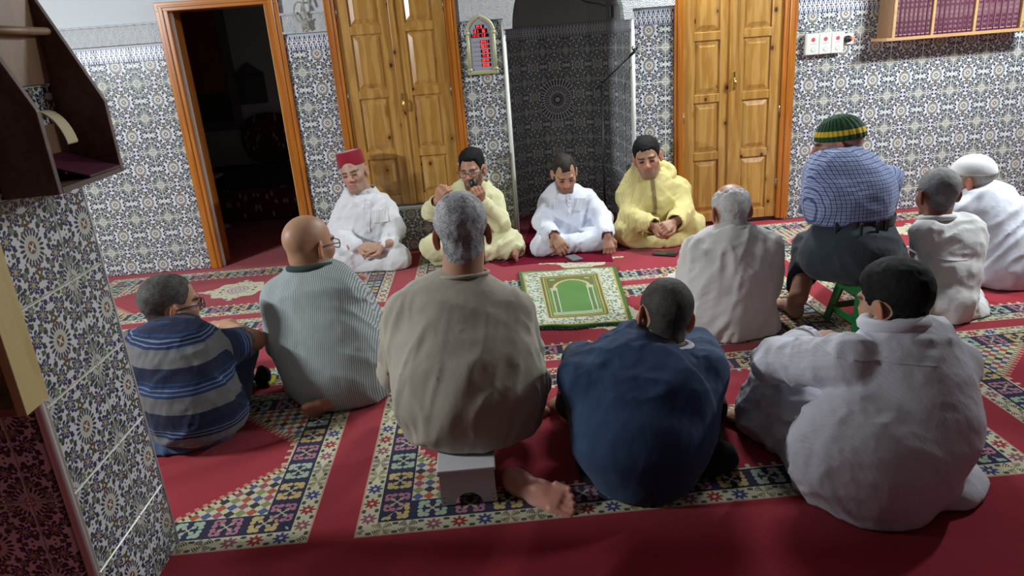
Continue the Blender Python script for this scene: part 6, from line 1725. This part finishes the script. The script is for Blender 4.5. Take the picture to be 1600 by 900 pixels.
# ---- prayer-time display with red digits
def clock():
    x0, x1, z0, z1 = -0.018, 0.150, 1.178, 1.515
    y = YW-0.012; cx = (x0+x1)/2; zs = 1.425
    r = empty('display_clock', (cx, y, z0)); tag(r, 'arched gold framed display clock with red glowing digits on tiled wall', 'clock')
    def outline(o, zt):
        pts = [(x0-o, z0-o), (x1+o, z0-o), (x1+o, zs)]
        w = (x1-x0)/2+o
        for t in np.linspace(0, 1, 11)[1:]:
            a = t*PI/2; px = cx+w*math.cos(a)**0.85 if t < 1 else cx; pts.append((px, zs+(zt+o-zs)*(math.sin(a)*0.80+0.20*t**4)))
        for q in pts[-2:2:-1]: pts.append((2*cx-q[0], q[1]))
        pts.append((x0-o, zs)); return pts
    MB().prism(outline(0.004, z1-0.012), 'y', y-0.022, y+0.004).build('panel', plain('silver_panel', 0.35, (0.36, 0.36, 0.42)), r)
    gold = plain('pale_gold_plastic', 0.35, (0.42, 0.42, 0.24))
    for sx in (x0, x1):
        MB().tube([(sx, y-0.024, z0), (sx, y-0.024, zs)], 0.012, 10).build('column', gold, r, smooth=True)
        for zz in (z0+0.012, zs-0.01): MB().lathe([(0.016, -0.008), (0.017, 0), (0.016, 0.008)], (sx, y-0.024, zz), 12).build('ring', gold, r, smooth=True)
    top = [q for q in outline(0.0, z1) if q[1] >= zs-1e-6]; top = sorted(top, key=lambda q: -q[0])
    MB().tube([(q[0], y-0.024, q[1]) for q in top], 0.012, 8).build('arch', gold, r, smooth=True)
    MB().tube([(cx, y-0.024, z1-0.01), (cx, y-0.024, z1+0.014)], [0.012, 0.003], 8).build('finial', gold, r, smooth=True)
    MB().box(x0-0.016, x1+0.016, y-0.034, y, z0-0.020, z0+0.004).build('base', gold, r, bevel=0.004)
    led = material('red_led', color=(0.6, 0.02, 0.02), fn=lambda: dict(emit=((1.0, 0.05, 0.035), 3.0)))
    dark = plain('dark_led_window', 0.2, (0.035, 0.004, 0.010))
    SEG = {'0': 'abcdef', '1': 'bc', '2': 'abged', '3': 'abgcd', '4': 'fgbc', '5': 'afgcd', '6': 'afgedc', '7': 'abc', '8': 'abcdefg', '9': 'abcdfg'}
    yl = y-0.0235
    def digits(txt, xa, zc, h, gap=0.35):
        w = h*0.52; mb = MB(); x = xa; t = h*0.13
        for ch in txt:
            if ch == ' ': x += w*0.8; continue
            if ch == ':':
                for dz in (-h*0.2, h*0.2): mb.box(x, x+t, yl-0.001, yl, zc+dz-t/2, zc+dz+t/2)
                x += t+w*gap; continue
            for s in SEG[ch]:
                bx = {'a': (0, w, h/2-t, h/2), 'g': (0, w, -t/2, t/2), 'd': (0, w, -h/2, -h/2+t), 'b': (w-t, w, 0, h/2), 'c': (w-t, w, -h/2, 0), 'f': (0, t, 0, h/2), 'e': (0, t, -h/2, 0)}[s]
                mb.box(x+bx[0], x+bx[1], yl-0.001, yl, zc+bx[2], zc+bx[3])
            x += w*(1+gap)
        return mb
    def window(xa, xb, zc, h): MB().box(xa, xb, yl, yl+0.003, zc-h*0.72, zc+h*0.72).build('digit_window', dark, r)
    for txt, xa, zc, h, wa, wb in (('24 0', 0.044, 1.452, 0.015, 0.038, 0.094), ('21  16', 0.030, 1.425, 0.019, 0.024, 0.112), ('11:11  1 2', 0.012, 1.397, 0.015, 0.006, 0.120)):
        window(wa, wb, zc, h); digits(txt, xa, zc, h).build('digits', led, r)
    for k, txt in enumerate(('04:51', '06:31', '13:40', '17:18', '20:44', '22:08')):
        zc = 1.358-k*0.0285; window(0.060, 0.120, zc, 0.014); digits(txt, 0.066, zc, 0.0145).build('digits', led, r)
    for k in range(6): MB().box(0.012, 0.052, yl-0.0005, yl, 1.356-k*0.0285, 1.360-k*0.0285).build('caption_line', plain('caption_grey', 0.5, (0.22, 0.22, 0.26)), r)
clock()
# ---- rope loop hanging by the doorway
rp = empty('rope_loop', (-1.055, YW-0.03, 1.55)); tag(rp, 'looped pale rope with knotted end hanging between doorway and pine doors', 'rope')
c = A(-1.052, YW-0.045, 1.620); M['rope'] = material('pale_rope', rough=0.9, fn=lambda: dict(color=rgb(vsin(noise(position(), 40.0, 1)*60.0) > 0.0, (0.36, 0.36, 0.30), (0.26, 0.26, 0.21))))
MB().tube([c+A(0.036*math.cos(a), 0.004*math.sin(a), 0.058*math.sin(a)) for a in np.linspace(0, 2*PI, 26, endpoint=False)], 0.0055, 8, closed=True).build('loop', M['rope'], rp, smooth=True)
MB().tube([c+A(0.045+0.022*math.cos(a), 0.006, 0.012+0.07*math.sin(a)) for a in np.linspace(0.2, 2*PI-0.9, 22)], 0.006, 8).build('loop', M['rope'], rp, smooth=True)
kn = union([ell(c+A(0.020, -0.004, -0.068), (0.020, 0.013, 0.014)), ell(c+A(0.012, -0.004, -0.090), (0.016, 0.012, 0.014)), cap(c+A(0.026, -0.002, -0.075), c+A(0.042, 0, -0.108), 0.009, 0.006), cap(c+A(0.008, 0, -0.09), c+A(0.004, 0, -0.112), 0.008, 0.005)], 0.006)
V_, Q = nets(crumple(kn, [folds(80, (1, 0, 0.5), 90, 0.5, 0.003)]), c-A(0.03, 0.03, 0.14), c+A(0.07, 0.03, -0.03), 0.003); Soup().add(V_, Q).build('knot', M['rope'], rp)
# ---- microphone stand in the niche
def mic_stand():
    b = A(0.86, 5.02, 0); jz = P(933, 132, 5.02)[2]; r = empty('microphone_stand', tuple(b)); tag(r, 'black boom microphone stand standing in the dark niche', 'microphone stand')
    MB().tube([b+A(0, 0, 0.02), A(b[0], b[1], jz)], [0.009, 0.007], 8).build('pole', M['black_metal'], r, smooth=True)
    for k in range(3):
        a = 2*PI*k/3+0.5; MB().tube([b+A(0, 0, 0.10), b+A(0.16*math.cos(a), 0.16*math.sin(a), 0.012)], 0.007, 8).build('leg', M['black_metal'], r, smooth=True)
    j = A(b[0], b[1], jz); t = P(992, 80, 4.76); d = unit(t-j)
    MB().tube([j-d*0.07, t-d*0.05], 0.0055, 8).build('boom', M['black_metal'], r, smooth=True)
    MB().lathe([(0.012, -0.02), (0.014, 0), (0.012, 0.02)], tuple(j), 12).build('joint', M['black_metal'], r, smooth=True)
    MB().tube([t-d*0.05, t-d*0.01, t+A(0.002, 0, 0.02)], [0.009, 0.010, 0.008], 8).build('clip', M['black_metal'], r, smooth=True)
    for s in (-1, 1): MB().tube([t+A(s*0.010, 0, 0.005), t+A(s*0.016, 0, 0.022), t+A(s*0.008, 0, 0.034)], 0.005, 6).build('clip_jaw', M['black_metal'], r, smooth=True)
mic_stand()
nc = P(955, 18, 5.0)
tag(MB().box(nc[0]-0.014, nc[0]+0.014, nc[1]-0.02, nc[1]+0.02, nc[2]-0.04, nc[2]+0.04).build('cable_box', M['black_plastic'], bevel=0.006), 'small black box behind the right arch bracket', 'cable box')
tag(MB().tube([nc+A(0, 0, 0.02), P(935, 6, 5.25), P(915, 3, 5.5), P(895, -8, 5.6)], 0.004, 6).build('black_wire', M['black_plastic'], smooth=True), 'thin black wire sagging across the grey niche wall', 'wire')
# ---- dark wooden rack on the pillar, upper left
def rack():
    X0 = PX1+0.001; xb = -0.889; ya, yb = 1.548, 1.832
    prof = lambda: [(X0, 1.118), (xb, 1.120), (xb, 1.292), (-0.990, 1.530), (X0, 1.60)]
    r = empty('wooden_rack', (X0, 1.7, 1.118)); tag(r, 'dark brown wooden rack with slanted sides on tiled pillar', 'rack')
    for y in (ya, yb): MB().prism(prof(), 'y', y-0.008, y+0.008).build('side_panel', M['dark_wood'], r, bevel=0.0015)
    MB().box(X0, xb, ya+0.008, yb-0.008, 1.120, 1.132).build('bottom_board', M['dark_wood'], r, bevel=0.001)
    MB().box(X0, X0+0.006, ya+0.008, yb-0.008, 1.132, 1.25).build('back_board', M['shelf_side'], r); MB().box(X0, X0+0.006, ya+0.008, yb-0.008, 1.34, 1.60).build('back_board', M['shelf_side'], r)
    MB().tube([(-0.975, ya, 1.455), (-0.975, yb, 1.455)], 0.009, 10).build('rail', M['shelf_side'], r, smooth=True)
    b = empty('book', (-0.95, 1.68, 1.132)); tag(b, 'maroon book standing in the dark wooden rack on pillar', 'book')
    mar = plain('maroon_cover', 0.5, (0.085, 0.008, 0.030))
    MB().obox((-0.965, 1.605, 1.190), unit(A(1, 0, 0.18)), A(0, 1, 0), unit(A(-0.18, 0, 1)), 0.012, 0.040, 0.050).build('cover', mar, b, bevel=0.002)
    MB().obox((-0.965, 1.602, 1.191), unit(A(1, 0, 0.18)), A(0, 1, 0), unit(A(-0.18, 0, 1)), 0.009, 0.041, 0.048).build('pages', plain('book_paper', 0.9, (0.55, 0.5, 0.4)), b)
    c2 = empty('cloth_folder', (-0.93, 1.74, 1.134)); tag(c2, 'flat maroon folder lying open in the dark wooden rack', 'folder')
    vs = []; 
    for i in range(9):
        t = i/8; x = -0.995+0.112*t; z = 1.185-0.046*t**0.8
        for y in (1.655, 1.80): vs.append((x, y+0.01*t, z)); vs.append((x, y+0.01*t, z-0.004))
    fs = []
    for i in range(8):
        k = 4*i; fs += [(k, k+4, k+6, k+2), (k+1, k+3, k+7, k+5), (k, k+1, k+5, k+4), (k+2, k+6, k+7, k+3)]
    fs += [(0, 2, 3, 1), (32, 33, 35, 34)]
    MB().add(vs, fs).build('sheet', mar, c2)
    pc = empty('paper_card', (-0.97, 1.74, 1.25)); tag(pc, 'curved cream paper card sticking up in the wooden rack', 'paper')
    vs = []
    for i in range(9):
        t = i/8; x = -0.985+0.055*math.sin(t*1.4); z = 1.285-0.085*(1-math.cos(t*1.45))
        for y in (1.70, 1.745): vs.append((x, y, z)); vs.append((x-0.002, y, z-0.003))
    MB().add(vs, fs).build('card', plain('cream_paper', 0.8, (0.55, 0.48, 0.28)), pc)
rack()
# ---- pale pine box on the front of the pillar
def pine_box():
    x1, y0, y1, z0, z1 = -0.977, 1.365, 1.448, 0.700, 1.06; x0 = -1.40
    r = empty('pine_box_shelf', ((x0+x1)/2, y0, z0)); tag(r, 'pale pine open box shelf fixed to the front of tiled pillar', 'shelf')
    MB().box(x1-0.020, x1, y0, y1, z0, z1).build('side_board', M['raw_pine'], r, bevel=0.001)
    MB().box(x0, x0+0.02, y0, y1, z0, z1).build('side_board', M['raw_pine'], r, bevel=0.001)
    MB().box(x0+0.02, x1-0.020, y0+0.003, y1, z0, z0+0.018).build('bottom_board', M['shelf_side'], r, bevel=0.001)
    MB().box(x0+0.02, x1-0.020, y0+0.003, y1, z1-0.018, z1).build('top_board', M['raw_pine'], r, bevel=0.001)
    MB().box(x0+0.02, x1-0.020, y1-0.008, y1, z0+0.018, z1-0.018).build('back_board', M['shelf_side'], r)
pine_box()
# ---- the dark room beyond the doorway
def dark_room():
    s = empty('bench_sofa', (-1.6, 6.6, 0)); tag(s, 'low bench sofa with red patterned cover in the dark room', 'sofa')
    def f_cover():
        x, y, z = sep(position())
        d1, c1 = voronoi(comb(vabs(vfrac(x/0.5)-0.5), z), 14.0); r1, g1, b1 = sep(c1)
        return dict(color=rgb((d1 < 0.35) & (r1 < 0.6), (0.10, 0.012, 0.018), (0.34, 0.28, 0.22)))
    M['sofa_cover'] = material('patterned_sofa_cover', rough=0.9, fn=f_cover); dk = plain('dark_upholstery', 0.9, (0.02, 0.018, 0.02))
    MB().box(-2.6, -0.4, 6.35, 7.15, 0.0, 0.30).build('base', M['sofa_cover'], s, bevel=0.01)
    MB().box(-2.6, -0.4, 6.32, 7.15, 0.30, 0.40).build('mattress', dk, s, bevel=0.03, seg=3)
    q = P(430, 262, 7.05); cu = empty('cushion', (q[0], 7.05, 0.44)); tag(cu, 'square patterned cushion leaning on wall above dark sofa', 'cushion')
    fc = both(ell((q[0], 7.08, 0.64), (0.33, 0.09, 0.24)), lambda p: np.abs(p[:, 0]-q[0])-0.27, 0.06); V_, Q = nets(fc, (q[0]-0.36, 6.95, 0.40), (q[0]+0.36, 7.19, 0.90), 0.015)
    Soup().add(V_, Q).build('cushion_cover', M['sofa_cover'], cu)
    q = P(390, 130, 7.19); pl_ = empty('wall_plaque', (q[0], 7.19, q[2])); tag(pl_, 'dark house-shaped plaque hanging on wall of the dark room', 'plaque')
    w, h = 0.145, 0.19
    MB().prism([(q[0]-w, q[2]-h), (q[0]+w, q[2]-h), (q[0]+w, q[2]+h*0.45), (q[0]+w*0.05, q[2]+h), (q[0]-w, q[2]+h*0.45)], 'y', 7.170, 7.198).build('board', plain('slate_board', 0.7, (0.09, 0.10, 0.10)), pl_)
    MB().box(q[0]-w, q[0]+w, 7.160, 7.170, q[2]+h*0.40, q[2]+h*0.47).build('rail', plain('slate_rail', 0.7, (0.05, 0.05, 0.05)), pl_)
    # picture on the left
    q = P(306, 105, 6.9); x, z = q[0], q[2]
    pc = empty('framed_picture', (x, 7.18, z)); tag(pc, 'tall framed orange and green picture in the dark room', 'picture')
    fr = plain('grey_frame', 0.6, (0.16, 0.16, 0.16))
    for a, b, c_, d in ((x-0.24, x-0.16, z-0.60, z+0.55), (x+0.16, x+0.24, z-0.60, z+0.55), (x-0.16, x+0.16, z-0.60, z-0.52), (x-0.16, x+0.16, z+0.47, z+0.55)):
        MB().box(a, b, 7.165, 7.198, c_, d).build('frame_bar', fr, pc)
    def f_pic():
        _, _, zz = sep(position()); 
        return dict(color=rgb(zz > z-0.25, (0.03, 0.09, 0.03), (0.30, 0.10, 0.02)))
    MB().box(x-0.16, x+0.16, 7.185, 7.198, z-0.52, z+0.47).build('print', material('faded_print', rough=0.6, fn=f_pic), pc)
    q = P(322, 262, 6.2); st = empty('side_stand', (q[0], 6.2, 0)); tag(st, 'small pale stand just inside the dark doorway', 'stand')
    MB().lathe([(0.10, 0), (0.09, 0.02), (0.025, 0.05), (0.02, 0.40), (0.035, 0.44)], (q[0], 6.2, 0), 16).build('stem', plain('pale_stand', 0.5, (0.40, 0.38, 0.34)), st, smooth=True)
    MB().box(q[0]-0.10, q[0]+0.10, 6.1, 6.3, 0.44, 0.46).build('tray', M['pale_stand'], st, bevel=0.004)
dark_room()
th = [FL(446, 412)+A(0, 0, 0), FL(470, 408), FL(470, 390), FL(462, 390)]
tag(MB().prism([(-1.40, 4.70), (-1.10, 4.66), (-1.10, 4.86), (-1.30, 4.88)], 'z', 0.003, 0.020).build('marble_slab', M['marble'], bevel=0.003), 'small pale stone slab on carpet at right of doorway', 'slab')
